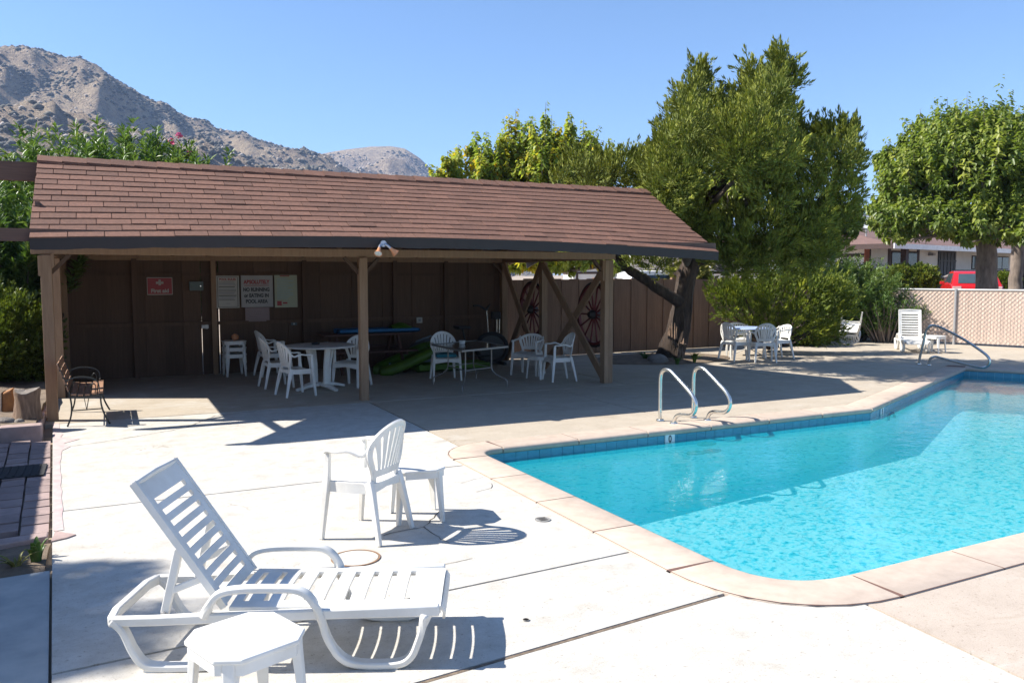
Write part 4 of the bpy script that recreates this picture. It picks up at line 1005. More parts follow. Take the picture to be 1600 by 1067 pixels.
# ------------------------------------------------------------------ plastic loungers (local x: tail to foot, y: across, z up)
def make_lounger(name, label, back_deg, group):
    t = thing(name, label, 'lounger', (0, 0, 0), group); W = .56; mt = 'white_plastic'
    for y, sg in ((0.0, -1), (W, 1)):
        V = lambda s, z: Vector((s, y, z)); up = Vector((0, 1, 0))
        fr_ = [V(-.11, .245), V(.1, .248), V(.5, .262), V(1.0, .275), V(1.47, .285)]
        MB().bar(fr_, [.040] * 5, [.046, .046, .05, .05, .055], Vector((0, 0, 1))).build('side_rail', mt, t, 40, .008)
        lp = spline([V(-.10, .25), V(-.045, .20), V(.0, .10), V(.05, .035), V(.13, .018), V(.33, .020), V(.42, .035), V(.47, .10), V(.50, .25)], 5)
        MB().bar(lp, [.048 + .012 * math.sin(3.14 * k / (len(lp) - 1)) for k in range(len(lp))], .034, up.cross(Vector((1, 0, 0)))).build('leg_loop', mt, t, 40, .008)
        ar = spline([V(.345, .262), V(.375, .33), V(.425, .385), V(.52, .405), V(.68, .407), V(.80, .398), V(.865, .345), V(.90, .25), V(.935, .14), V(1.0, .052), V(1.09, .020), V(1.26, .020), V(1.33, .055), V(1.37, .14), V(1.41, .27)], 5)
        ar = [p + Vector((0, sg * .022 * max(0, min(1, (p.z - .22) / .1)), 0)) for p in ar]
        m_ = len(ar); MB().bar(ar, [.050 + .012 * (k > m_ * .6) for k in range(m_)], .036, Vector((0, 0, 1))).build('arm_loop', mt, t, 40, .010)
        for fx in (.13, 1.19): MB().box((fx, y, .006), (.155, .05, .012)).build('foot', mt, t)
    MB().bar([(-.10, 0, .245), (-.12, .1, .25), (-.12, W - .1, .25), (-.10, W, .245)], .04, .05).build('tail_bar', mt, t, 40, .008)
    # slatted panels: frame strips plus slats
    def panel_(name_, P, L, ns, lead, tail):
        mb = MB(); y0, y1 = .025, W - .025; e = .060
        cr = lambda s, y: P(s) + Vector((0, y, 0)) + (P(.1) - P(0)).normalized().cross(Vector((0, 1, 0))) * (.014 * math.sin(math.pi * (y - y0) / (y1 - y0)))
        ysn = [y0 + (y1 - y0) * k / 8 for k in range(9)]
        for ya, yb in ((y0, y0 + e), (y1 - e, y1)): mb.sheet([[cr(L * k / 10, ya), cr(L * k / 10, (ya + yb) / 2), cr(L * k / 10, yb)] for k in range(11)], .018)
        yi = [y0 + e - .004 + (y1 - y0 - 2 * e + .008) * k / 6 for k in range(7)]
        mb.sheet([[cr(s, y) for y in yi] for s in (0.0, lead)], .017); mb.sheet([[cr(s, y) for y in yi] for s in (L - tail, L)], .017)
        gap = .030; pitch = (L - lead - tail + 0.0) / ns; 
        for k in range(ns - 0):
            a = lead + pitch * k + gap; b2 = lead + pitch * (k + 1)
            if k < ns: mb.sheet([[cr(s, y) for y in yi] for s in (a, min(b2, L - tail + .002))], .017)
        # rolled side lips
        for yy in (y0, y1): mb.bar([P(0) + Vector((0, yy, -.006)), P(L) + Vector((0, yy, -.006))], .022, .034)
        return mb.build(name_, mt, t, 35)
    seat_end = lambda s: Vector((.455 + s, 0, .292 - (.9 * max(0, s - .93) ** 2)))
    panel_('seat_slats', seat_end, 1.02, 9, .045, .085)
    MB().sheet([[Vector((1.475, y, .287)) for y in (.03, .28, .53)], [Vector((1.492, y, .262)) for y in (.03, .28, .53)], [Vector((1.488, y, .215)) for y in (.06, .28, .50)]], .014).build('front_lip', mt, t, 60)
    ca, sa = math.cos(R(back_deg)), math.sin(R(back_deg)); L = .74
    bp = lambda s: Vector((.43 - s * ca, 0, .305 + s * sa)); panel_('backrest', bp, L, 9, .055, .085)
    tip = bp(L); nrm = Vector((-sa, 0, -ca)) * -1
    MB().bar([tip + Vector((0, .03, -.012)), tip + Vector((0, .28, -.012 + .008)), tip + Vector((0, W - .03, -.012))], .036, .03).build('head_rail', mt, t, 40, .01)
    for y in (.05, W - .05):
        q = bp(.36) + Vector((-.015, y, -.02)); b2 = Vector((.135, y, .262)); MB().bar([q, b2], .026, .042, Vector((1, 0, .3))).build('prop', mt, t, None, .006)
        MB().bar([bp(.18) + Vector((-.01, y, -.02)), q.lerp(b2, .66)], .022, .034, Vector((1, 0, .3))).build('prop', mt, t, None, .005)
        MB().tube([Vector((.135, y - .03, .266)), Vector((.135, y + .03, .266))], .012, 8).build('pivot', 'galv', t)
    return t
GL = 'white plastic loungers on the deck'
lg = make_lounger('lounger', 'white slatted plastic lounger with raised back in the foreground', 56, GL)
lg.location = (0.048, 4.255, 0); lg.rotation_euler = (0, 0, R(-24.42))
lg2 = make_lounger('lounger', 'white slatted plastic lounger near the pink fence', 74, GL)
lg2.location = (18.45, 14.95, 0); lg2.rotation_euler = (0, 0, R(-133))

# ------------------------------------------------------------------ park bench by the first post (faces +x, long side along y)
bn = thing('bench', 'small bench with dark iron ends and reddish wooden slats', 'bench', (-0.2, 12.3, 0))
by0, by1 = 11.66, 12.92; bn.scale = (.70, 1, 1); bn.location.x = -.33
for k, (x, z) in enumerate([(-.36, .405), (-.25, .395), (-.14, .395), (-.03, .405), (.075, .415)]):
    MB().box((x, (by0 + by1) / 2, z), (.085, by1 - by0 + .02, .022), Matrix.Rotation(.06 * (k - 2) * -.5, 3, 'Y')).build('seat_slat', 'bench_wood', bn, None, .004)
for k in range(4):
    s = k / 3; MB().box((-.455 - .13 * s, (by0 + by1) / 2, .48 + .28 * s), (.022, by1 - by0 + .02, .075), Matrix.Rotation(-.42, 3, 'Y')).build('back_slat', 'bench_wood', bn, None, .004)
for y in (by0 + .02, by1 - .02):
    ir = MB()
    ir.bar(spline([(-.60, y, .80), (-.53, y, .66), (-.46, y, .50), (-.42, y, .385), (-.40, y, .25), (-.42, y, .12), (-.48, y, .0)], 5), .03, .028, Vector((1, 0, .2)))
    ir.bar(spline([(-.42, y, .385), (-.2, y, .365), (.06, y, .385), (.10, y, .36)], 4), .03, .026)
    ir.bar(spline([(.07, y, .385), (.08, y, .25), (.13, y, .12), (.21, y, .0)], 5), .03, .028, Vector((1, 0, .2)))
    ir.build('end_frame', 'black_iron', bn, None, .003)
    a_ = MB(); a_.bar(spline([(-.49, y, .58), (-.3, y, .62), (-.1, y, .61), (.02, y, .565), (.055, y, .48), (.05, y, .39)], 5), .026, .018)
    a_.tube(spline([(-.02, y, .40), (.0, y, .50), (-.05, y, .53), (-.09, y, .49), (-.06, y, .45)], 4), .009, 6)
    a_.build('armrest', 'black_iron', bn, 40)
MB().tube([(-.41, by0 + .02, .20), (.10, by0 + .02, .205)], .008, 6).tube([(-.16, by0 + .02, .20), (-.16, by1 - .02, .20)], .008, 6).tube([(-.41, by1 - .02, .20), (.10, by1 - .02, .205)], .008, 6).tube([(-.16, by0 + .02, .2), (-.2, by0 + .02, .38)], .006, 5).build('stretcher', 'black_iron', bn)

# ------------------------------------------------------------------ round pedestal table
c_ = Vector((3.14, 13.75, 0)); rt = thing('round_table', 'white round pedestal table under the pavilion', 'table', c_)
MB().lathe([(0, .742), (.55, .742), (.578, .736), (.585, .725), (.575, .712), (.54, .706), (0, .706)], c_, 40).build('tabletop', 'white_plastic', rt, 40)
for k in range(4):
    a = R(20 + 90 * k); d = Vector((math.cos(a), math.sin(a), 0)); MB().bar([c_ + d * .23 + Vector((0, 0, .70)), c_ + d * .17 + Vector((0, 0, .4)), c_ + d * .15 + Vector((0, 0, .06))], [.10, .085, .08], [.05, .045, .05], d).build('column', 'white_plastic', rt, None, .008)
    MB().bar([c_ + d * .05 + Vector((0, 0, .085)), c_ + d * .25 + Vector((0, 0, .07)), c_ + d * .46 + Vector((0, 0, .022))], [.10, .09, .07], [.05, .05, .04]).build('foot', 'white_plastic', rt, None, .008)
p = c_ + Vector((-.06, .05, .743)); t = thing('ashtray', 'small black ashtray on the round white table', 'ashtray', p)
MB().lathe([(0, .004), (.055, .004), (.06, .03), (.068, .03), (.064, .0), (0, 0)], p, 20).build('dish', 'ash_black', t, 40); MB().lathe([(.058, .030), (.063, .034), (.069, .030)], p, 20).build('rim', 'ash_black', t)

# ------------------------------------------------------------------ glass topped patio table
tp = [G(676, 538, .70), G(722, 548, .70), G(793, 541, .70)]; tp.append(tp[0] + tp[2] - tp[1])
ce = sum(tp, Vector()) / 4; gt = thing('glass_table', 'dark glass patio table on thin bent metal legs', 'table', (ce.x, ce.y, 0))
u_ = (tp[2] - tp[1]); w_ = (tp[0] - tp[1]); u_.z = w_.z = 0
q4 = [ce + (u_ * a + w_ * b2) * .5 for a, b2 in ((-1, -1), (1, -1), (1, 1), (-1, 1))]
MB().hexa([p - Vector((0, 0, .012)) for p in q4], q4).build('glass', 'glass_top', gt)
MB().bar([p - Vector((0, 0, .008)) for p in q4], .03, .03, closed=True).build('frame', 'table_metal', gt)
for k, p in enumerate(q4):
    d = (ce - p); d.z = 0; a = p + d * .42; e = p + d * .02; a.z = .68; e.z = 0
    mid = a.copy(); mid.z = .30; MB().tube(spline([a, a.lerp(mid, .6), mid + (e - mid) * .05, mid + (e - mid) * .45 + Vector((0, 0, .03)), e + Vector((0, 0, .12)), e], 4), .012, 8).build('leg', 'table_metal', gt, 40)
a_ = [p + (ce - p) * .42 for p in q4]; MB().bar([Vector((p.x, p.y, .33)) for p in a_], .016, .016, closed=True).build('brace', 'table_metal', gt)
p = G(722, 537, .705); t = thing('white_tub', 'small white plastic tub on the glass table', 'tub', p)
MB().lathe([(0, 0), (.05, 0), (.055, .045), (0, .045)], p, 16).build('tub', 'white_plastic', t, 40); MB().lathe([(0, .046), (.058, .046), (.058, .056), (0, .056)], p, 16).build('lid', 'white_plastic', t, 40)

# ------------------------------------------------------------------ picnic table with flat floats on it
pc = Vector((4.55, 16.05, 0)); pt = thing('picnic_table', 'dark red wooden picnic table against the back wall', 'picnic table', pc)
for k in range(5): MB().box(pc + Vector((0, (k - 2) * .15, .74)), (1.75, .14, .035)).build('top_plank', 'picnic_wood', pt, None, .003)
for s_ in (-1, 1): MB().box(pc + Vector((0, s_ * .62, .43)), (1.75, .22, .035)).build('seat_plank', 'picnic_wood', pt, None, .003)
for x in (-.62, .62):
    for s_ in (-1, 1): MB().bar([pc + Vector((x, s_ * .22, .72)), pc + Vector((x, s_ * .68, .0))], .04, .09, Vector((0, 1, .4))).build('leg', 'picnic_wood', pt)
    MB().box(pc + Vector((x + .035, 0, .40)), (.035, 1.42, .09)).build('crossbar', 'picnic_wood', pt)
t = thing('blue_float', 'flat blue pool float lying on the picnic table', 'pool float', pc + Vector((.25, 0, .76)))
rows = [[pc + Vector((.25 + .80 * x / 6, .27 * y / 3, .79 + .025 * math.cos(y * 2.1))) for x in range(-6, 7)] for y in range(-3, 4)]
MB().sheet(rows, .05).build('mattress', 'float_blue', t, 60); MB().tube([pc + Vector((1.0, 0, .80)), pc + Vector((1.08, .2, .80)), pc + Vector((1.08, -.2, .80))], .03, 8, True).build('headrest', 'float_blue', t, 60)
t = thing('green_float_bag', 'small green folded float on top of the blue one', 'pool float', pc + Vector((.8, .1, .83)))
MB().sheet([[pc + Vector((.78 + .2 * x / 3, .1 + .16 * y / 3, .84 + .08 * (1 - (x / 3) ** 2) * (1 - (y / 3) ** 2))) for x in range(-3, 4)] for y in range(-3, 4)], .04).build('fold', 'float_green', t, 60)
MB().tube([pc + Vector((.6, .1, .86)), pc + Vector((.78, .1, .935)), pc + Vector((.96, .1, .86))], .012, 6).build('strap', 'float_green', t)
# big green inflatable leaning on the floor
a, b2 = G(583, 580, .02), G(668, 538, .36); t = thing('green_inflatable', 'long bright green inflatable sloping up from the pavilion floor', 'inflatable', ((a + b2) / 2).to_2d().to_3d())
a = Vector((4.62, 15.25, .06)); b2 = Vector((5.85, 15.6, .46)); dd = (b2 - a)
sd_ = Vector((-.25, .95, 0)) * .26
MB().tube(spline([a - sd_ * .2, a - sd_ + dd * .15, b2 - sd_ - dd * .05, b2], 5), [.05] + [.10] * 14 + [.06], 10).build('side_tube', 'float_green', t, 60)
MB().tube(spline([a + sd_ * .2, a + sd_ + dd * .15, b2 + sd_ - dd * .05, b2 + sd_ * .1], 5), [.05] + [.10] * 14 + [.06], 10).build('side_tube', 'float_green', t, 60)
MB().sheet([[a.lerp(b2, k / 8) + sd_ * j * .9 + Vector((0, 0, -.02)) for j in (-1, -.5, 0, .5, 1)] for k in range(1, 9)], .04).build('floor_panel', 'float_green', t, 60)
t = thing('green_raft', 'flat green raft lying on the floor behind the glass table', 'pool float', (6.0, 15.6, 0))
MB().sheet([[Vector((6.1 + .75 * x / 6, 15.35 + .3 * y / 3, .08 + .03 * math.cos(y * 2.1))) for x in range(-6, 7)] for y in range(-3, 4)], .10).build('mattress', 'float_green', t, 60); MB().tube([Vector((5.4, 15.1, .1)), Vector((5.33, 15.35, .1)), Vector((5.4, 15.6, .1))], .07, 8).build('pillow', 'float_green', t, 60)
t = thing('tarp_heap', 'crumpled grey-blue plastic heap behind the green inflatable', 'tarp', (5.9, 16.1, 0))
rows = [[Vector((5.9 + .62 * x / 9, 16.15 + .35 * y / 6, .58 * max(0, 1 - (x / 9) ** 2) * max(0, 1 - (y / 6) ** 2) ** .5 + .10 * noise.noise((x * .5, y * .5, 2)) * (1 if abs(x) < 9 and abs(y) < 6 else 0))) for x in range(-9, 10)] for y in range(-6, 7)]
MB().sheet(rows, .02).build('sheet', 'tarp_grey', t, 30)
MB().tube([Vector((5.6, 15.95, .55)), Vector((5.9, 15.9, .66)), Vector((6.2, 15.95, .5))], .02, 6).build('fold', 'tarp_grey', t)
t = thing('white_bottle', 'small white bottle on the floor under the picnic table', 'bottle', G(600, 557))
p = Vector((4.9, 15.5, 0)); t.location = p; ORG[t.name] = p
MB().lathe([(0, 0), (.05, 0), (.05, .12), (.02, .15), (.02, .17), (0, .17)], p, 14).build('bottle', 'white_plastic', t, 40); MB().lathe([(0, .171), (.022, .171), (.022, .19), (0, .19)], p, 12).build('cap', 'float_blue', t)
# ------------------------------------------------------------------ exercise bicycle in the corner
c_ = Vector((7.05, 15.95, 0)); t = thing('exercise_bike', 'dark exercise bicycle in the back corner of the pavilion', 'exercise bike', c_)
ring_ = [c_ + Vector((.25 + .30 * math.cos(a), -.12 * math.cos(a), .36 + .30 * math.sin(a))) for a in [k * 6.28319 / 28 for k in range(28)]]
MB().tube(ring_, .045, 8, True, Vector((.4, 1, 0))).build('flywheel', 'black_rubber', t, 50)
m_ = MB().lathe([(0, -.02), (.27, -.02), (.27, .02), (0, .02)], (0, 0, 0), 24); q = Vector((.4, 1, 0)).to_track_quat('Z', 'Y').to_matrix(); m_.v = [tuple(q @ Vector(v_) + c_ + Vector((.25, 0, .36))) for v_ in m_.v]; m_.build('disc', 'black_iron', t)
MB().tube([c_ + Vector((.22, .05, .3)), c_ + Vector((.13, .0, 1.18))], .017, 8).build('stem', 'steel', t, 40)
MB().tube([c_ + Vector((.36, .0, .3)), c_ + Vector((.36, -.03, 1.05))], .012, 8).tube([c_ + Vector((.42, .0, .3)), c_ + Vector((.42, -.03, 1.05))], .012, 8).build('pole', 'steel', t, 40)
MB().tube(spline([c_ + Vector((-.30, -.30, 1.27)), c_ + Vector((-.12, -.22, 1.26)), c_ + Vector((.1, -.05, 1.17)), c_ + Vector((.2, .12, 1.2)), c_ + Vector((.3, .2, 1.27))], 5), .022, 8).build('handlebar', 'black_rubber', t, 40)
MB().box(c_ + Vector((.33, -.03, 1.05)), (.20, .12, .16)).build('console', 'black_rubber', t, None, .02)
MB().sheet([[c_ + Vector((-.42 + .14 * x / 3, .12 * y / 3 * (1.1 - .25 * x / 3), .80 + .02 * (y / 3) ** 2)) for y in range(-3, 4)] for x in range(-3, 4)], .05).build('saddle', 'black_rubber', t, 60)
MB().tube([c_ + Vector((-.42, 0, .78)), c_ + Vector((-.3, 0, .2)), c_ + Vector((.25, 0, .2))], .022, 8).build('frame', 'black_iron', t, 40)
for fx in (-.35, .45): MB().box(c_ + Vector((fx, 0, .03)), (.06, .5, .06)).build('foot', 'black_iron', t)
# ------------------------------------------------------------------ blue table on the right
c_ = Vector((13.10, 14.55, 0)); t = thing('blue_table', 'pale blue round table among white chairs near the tree', 'table', c_)
MB().lathe([(0, .715), (.44, .715), (.47, .708), (.475, .69), (.45, .68), (0, .68)], c_, 32).build('tabletop', 'blue_plastic', t, 40)
for k in range(4):
    a = R(45 + 90 * k); d = Vector((math.cos(a), math.sin(a), 0)); MB().bar([c_ + d * .33 + Vector((0, 0, .69)), c_ + d * .40 + Vector((0, 0, .0))], .045, .045, d).build('leg', 'white_plastic', t, None, .005)
    MB().tube([c_ + d * .36 + Vector((0, 0, .42)), c_ - d * .40 + Vector((0, 0, .05))], .012, 6).build('cross_rod', 'table_metal', t)

# ------------------------------------------------------------------ stainless ladder rails and the deep-end handrail
GR = 'pool ladder grab rails'
def ladder(x, lab):
    pr = [(8.76, 0), (8.765, .30), (8.765, .53), (8.745, .63), (8.70, .672), (8.63, .685), (8.555, .67), (8.47, .62), (8.30, .515), (8.17, .43), (8.095, .345), (8.085, .26), (8.125, .19), (8.20, .155), (8.29, .145), (8.385, .135), (8.45, .10), (8.485, .04), (8.49, -.01)]
    t = thing('grab_rail', lab, 'ladder rail', (x, 8.65, 0), GR)
    MB().tube([p + Vector((0, 0, 0)) for p in spline([(x + (8.76 - y) * .06, y, z) for y, z in pr], 4)], .0245, 12, up=Vector((1, 0, 0))).build('tube', 'steel', t, 60)
    for y in (8.76, 8.49): MB().lathe([(.026, .022), (.05, .016), (.055, .004), (.055, 0)], (x + (8.76 - y) * .06, y, .006), 16).build('flange', 'steel', t, 40)
ladder(6.43, 'left bent steel grab rail of the pool ladder'); ladder(6.97, 'right bent steel grab rail of the pool ladder')
t = thing('handrail', 'long bent steel handrail into the shallow end', 'handrail', (15.5, 11.9, 0))
pr = [(11.96, 0), (11.93, .2), (11.88, .42), (11.83, .70), (11.77, .80), (11.70, .845), (11.60, .84), (11.45, .80), (11.0, .61), (10.62, .40), (10.47, .29), (10.435, .20), (10.46, .12), (10.54, .075), (10.64, .065), (10.8, .082), (11.15, .132), (11.45, .18), (11.58, .197), (11.67, .17), (11.715, .11), (11.73, 0)]
MB().tube(spline([(15.5 + (11.96 - y) * .05, y, z) for y, z in pr], 4), .026, 12, up=Vector((1, 0, 0))).build('tube', 'steel', t, 60)
for y in (11.96, 11.73): MB().lathe([(.028, .022), (.05, .016), (.055, .004), (.055, 0)], (15.5 + (11.96 - y) * .05, y, .006), 16).build('flange', 'steel', t, 40)
# ------------------------------------------------------------------ stump, split log and rocks on the raised bed
c_ = Vector((-.955, 11.62, .13)); t = thing('tree_stump', 'weathered sawn tree stump on the raised bed by the post', 'stump', c_)
rows = []
for z, r_ in ((0, .15), (.1, .13), (.25, .12), (.33, .135), (.36, .13)):
    rows.append([c_ + Vector((r_ * (1 + .14 * math.sin(3 * a + z * 4) + .07 * math.sin(7 * a)) * math.cos(a), r_ * (1 + .14 * math.sin(3 * a + z * 4)) * math.sin(a), z + .03 * math.cos(a * 2) * (z > .3))) for a in [k * 6.28319 / 24 for k in range(25)]])
MB().sheet(rows, .012).build('trunk', 'torn_wood', t, 50)
MB().sheet([[p.lerp(c_ + Vector((0, 0, .37)), f_) + Vector((0, 0, .004 + .015 * noise.noise(p * 6))) for p in rows[-1]] for f_ in (0, .4, .8, .99)], .006).build('sawn_top', 'stump_wood', t, 50)
c_ = Vector((-1.20, 12.35, .13)); t = thing('split_log', 'orange split log standing behind the stump', 'log', c_)
MB().hexa([c_ + Vector(v_) for v_ in ((-.09, -.05, 0), (.07, -.07, 0), (.08, .06, 0), (-.06, .07, 0))], [c_ + Vector(v_) for v_ in ((-.08, -.04, .26), (.03, -.08, .31), (.06, .04, .33), (-.04, .06, .28))]).build('split_wood', 'orange_wood', t, None, .02)
MB().hexa([c_ + Vector(v_) for v_ in ((-.115, -.04, 0), (-.092, -.06, 0), (-.062, .08, 0), (-.09, .08, 0))], [c_ + Vector(v_) for v_ in ((-.10, -.03, .25), (-.083, -.045, .27), (-.043, .07, .29), (-.07, .075, .26))]).build('bark', 'grey_bark', t)
def rock(p, r_, lab, seed=0):
    t = thing('rock', lab, 'rock', p); bm = bmesh.new(); bmesh.ops.create_icosphere(bm, subdivisions=3, radius=1)
    mb = MB(); mb.add([(p.x + r_[0] * v_.co.x * (1 + .28 * noise.noise(v_.co * 1.3 + Vector((seed, 0, 0)))), p.y + r_[1] * v_.co.y * (1 + .28 * noise.noise(v_.co * 1.3 + Vector((0, seed, 0)))), p.z + r_[2] * (v_.co.z * (1 + .2 * noise.noise(v_.co * 1.7 + Vector((0, 0, seed)))) + .55)) for v_ in bm.verts], [tuple(v_.index for v_ in f.verts) for f in bm.faces]); bm.free()
    o = mb.build('rock', 'rock', None, 35); bpy.data.objects.remove(t); tag(o, lab, 'rock', 'rocks beside the trunk and stump'); return o
rock(G(1028, 568, .0), (.24, .17, .13), 'rounded grey rock at the edge of the soil left of the trunk', 3)
rock(Vector((-1.16, 11.42, .12)), (.10, .08, .06), 'pale stone lying in front of the split log', 8)
rock(Vector((-1.02, 11.38, .12)), (.06, .05, .045), 'small stone against the foot of the stump', 12)

# ================================================================== VEGETATION
def unit(a): return a / (np.linalg.norm(a, axis=-1, keepdims=True) + 1e-9)
def rsph(n): return unit(rng.normal(size=(n, 3)))
def tuft_leaves(C, A, ln, per, spread, L, W, upw=0.3):
    """feathery tufts: centres C, axes A, tuft length ln; per leaves each"""
    n = len(C); s = rng.random((n, per)) ** 0.9
    A = unit(A); q = rsph(n * per).reshape(n, per, 3); q -= (q * A[:, None]).sum(-1, keepdims=True) * A[:, None]; q = unit(q)
    ln = np.broadcast_to(ln, (n,))[:, None]
    P = C[:, None] + A[:, None] * (s * ln)[..., None] + q * ((1.02 - s) * spread * ln * rng.random((n, per)) ** .6)[..., None]
    D = unit(A[:, None] * 0.9 + q * (0.75 * (1.1 - s))[..., None] + np.array([0, 0, upw]) + rng.normal(size=(n, per, 3)) * .18)
    U = unit(q + rng.normal(size=(n, per, 3)) * .5)
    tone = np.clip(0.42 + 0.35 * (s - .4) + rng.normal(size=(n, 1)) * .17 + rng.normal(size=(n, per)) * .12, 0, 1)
    k = n * per
    return P.reshape(k, 3), D.reshape(k, 3), U.reshape(k, 3), L * (0.7 + .6 * rng.random(k)), W * (0.7 + .6 * rng.random(k)), tone.reshape(k)
def limb(parent, pts, r0, r1, mat='bark', name='limb', n=10, rough=.25, seg=6):
    P = spline(pts, seg); m = len(P); P = [p + Vector((random.gauss(0, 1), random.gauss(0, 1), 0)) * (r0 * .06) for p in P]
    return MB().tube(P, [r0 + (r1 - r0) * (k / (m - 1)) ** .8 for k in range(m)], n, rough=rough).build(name, mat, parent, 60)

# ------------------------------------------------------------------ the big leaning cedar by the pavilion
cb = Vector((11.25, 14.95, 0)); cedar = thing('cedar_tree', 'big leaning cedar with twisted dark trunk and feathery green crown', 'tree', cb)
P3 = lambda px, py, d: AD(px, py, d)
tr_pts = [Vector((11.2, 14.95, -.03)), P3(1059, 520, 18.6), P3(1064, 480, 18.5), P3(1070, 440, 18.4), P3(1080, 410, 18.3), P3(1088, 370, 18.1), P3(1105, 325, 17.9), P3(1125, 285, 17.7), P3(1140, 240, 17.6), P3(1160, 190, 17.6)]
P = spline(tr_pts, 5); m_ = len(P)
def tr_r(k): s = k / (m_ - 1); return .20 * (1 - s) ** .8 + .05 + .05 * max(0, 1 - s * 9)
mb = MB(); pr = []
for k, p in enumerate(P):
    r_ = tr_r(k); pr.append([(r_ * (1 + .16 * math.sin(3 * a + k * .25) + .10 * math.sin(7 * a - k * .2) + random.gauss(0, .05)) * math.cos(a), r_ * (1 + .16 * math.sin(3 * a + k * .25) + .10 * math.sin(7 * a - k * .2)) * math.sin(a)) for a in [q * 6.28319 / 18 for q in range(18)]])
mb.sweep(P, pr, Vector((.02, 1, .05))); mb.build('trunk', 'bark', cedar, 50)
limb(cedar, [P3(1062, 472, 18.3), P3(1035, 455, 18.1), P3(1000, 432, 17.9), P3(972, 413, 17.7), P3(955, 385, 17.6), P3(945, 350, 17.5), P3(940, 300, 17.4)], .14, .05)
limb(cedar, [P3(1068, 435, 18.5), P3(1050, 418, 18.7), P3(1040, 400, 18.9), P3(1030, 370, 19)], .085, .03)
limb(cedar, [P3(1078, 415, 18.3), P3(1060, 360, 17.6), P3(1048, 310, 17.2), P3(1060, 240, 17.0), P3(1085, 150, 16.9)], .13, .03, 'grey_bark')
limb(cedar, [P3(1090, 370, 18.1), P3(1150, 330, 18.0), P3(1205, 270, 18.2), P3(1225, 160, 18.3)], .12, .03, 'grey_bark')
limb(cedar, [P3(1080, 412, 18.3), P3(1160, 385, 18.3), P3(1240, 350, 18.4), P3(1300, 290, 18.5), P3(1318, 230, 18.6)], .13, .03)
limb(cedar, [P3(1125, 285, 17.7), P3(1095, 250, 17.4), P3(1090, 190, 17.3)], .07, .025, 'grey_bark')
limb(cedar, [P3(1105, 325, 17.9), P3(1130, 300, 17.4), P3(1170, 250, 17.2), P3(1190, 170, 17.4)], .07, .02, 'grey_bark')
# torn stub and split bark at the foot
def shards(name, px0, px1, y0, y1, d, n, w):
    mb = MB()
    for k in range(n):
        a = px0 + (px1 - px0) * (k + random.uniform(.2, .8)) / n; q0 = AD(a, y1 + random.uniform(-2, 2), d + random.uniform(-.03, .05)); q1 = AD(a + random.uniform(-1.5, 1.5), y0 + random.uniform(-4, 6), d + .08 + random.uniform(0, .06))
        mb.tube([q0, q0.lerp(q1, .5) + Vector((0, 0, 0)), q1], [w * random.uniform(.7, 1.2), w * random.uniform(.6, 1), w * .25], 5, rough=.4)
    return mb.build(name, 'torn_wood', cedar)
shards('torn_bark', 1044, 1057, 508, 530, 18.02, 8, .022)
shards('broken_stub', 1052, 1072, 532, 540, 17.97, 7, .025)
shards('bark_strip', 1059, 1067, 536, 562, 17.90, 4, .028)
CL = [(1092, 112, 20), (1080, 145, 28), (1072, 190, 36), (1100, 165, 24), (1050, 240, 44), (1040, 290, 44), (1098, 215, 44), (1132, 225, 26), (1075, 300, 32), (1045, 330, 34), (1070, 262, 40),
      (1138, 165, 16), (1163, 140, 22), (1176, 108, 18), (1213, 105, 22), (1225, 92, 13), (1235, 125, 18), (1200, 150, 36), (1180, 200, 44), (1222, 180, 28), (1213, 230, 36), (1178, 258, 30), (1205, 285, 38), (1165, 225, 36), (1135, 205, 30), (1150, 240, 32), (1118, 245, 24), (1020, 300, 34), (1035, 265, 34), (1110, 190, 26), (1090, 335, 26), (1015, 335, 20),
      (1270, 205, 22), (1300, 200, 18), (1322, 205, 15), (1250, 245, 36), (1300, 250, 42), (1322, 290, 26), (1262, 310, 50), (1308, 330, 30), (1230, 345, 46), (1280, 372, 38), (1185, 365, 44), (1145, 385, 36), (1210, 400, 32), (1155, 405, 28), (1250, 395, 28), (1120, 405, 22), (1085, 375, 26), (1110, 350, 22), (1060, 365, 20), (1150, 345, 26), (1180, 418, 16), (1235, 412, 20), (1275, 400, 22), (1325, 250, 22),
      (900, 250, 20), (925, 275, 26), (952, 245, 14), (962, 268, 24), (985, 245, 10), (1000, 268, 26), (1020, 260, 22), (985, 275, 20), (875, 280, 16), (940, 262, 16), (1012, 320, 24), (990, 405, 14), (1022, 412, 18), (1040, 400, 16), (1060, 345, 22)]
Cs, As, Ls = [], [], []
for (px, py, rp) in CL:
    for dz in ((-2.2, -1.1, 0, 1.0) if rp > 28 and px < 1245 and py < 300 else (-1.0, -.3, .4) if rp > 32 else (-.7, .2) if rp > 22 else (0,)):
        d = 17.6 + dz + rng.normal() * .2 + (0.3 if px > 1240 else 0) + (-.3 if px < 1030 else 0)
        c = np.array(AD(px, py + 6, d)); r_ = max(.10, rp / FPX * d - .085)
        n_ = int(125 * r_ * r_ + 14); v_ = rsph(n_) * (rng.random((n_, 1)) ** .33) * r_ * np.array([.9, .9, 1.05])
        Cs.append(c + v_); As.append(unit(unit(v_) * .75 + np.array([.05, 0, .70]) + rng.normal(size=(n_, 3)) * .22)); Ls.append(.22 + .22 * rng.random(n_))
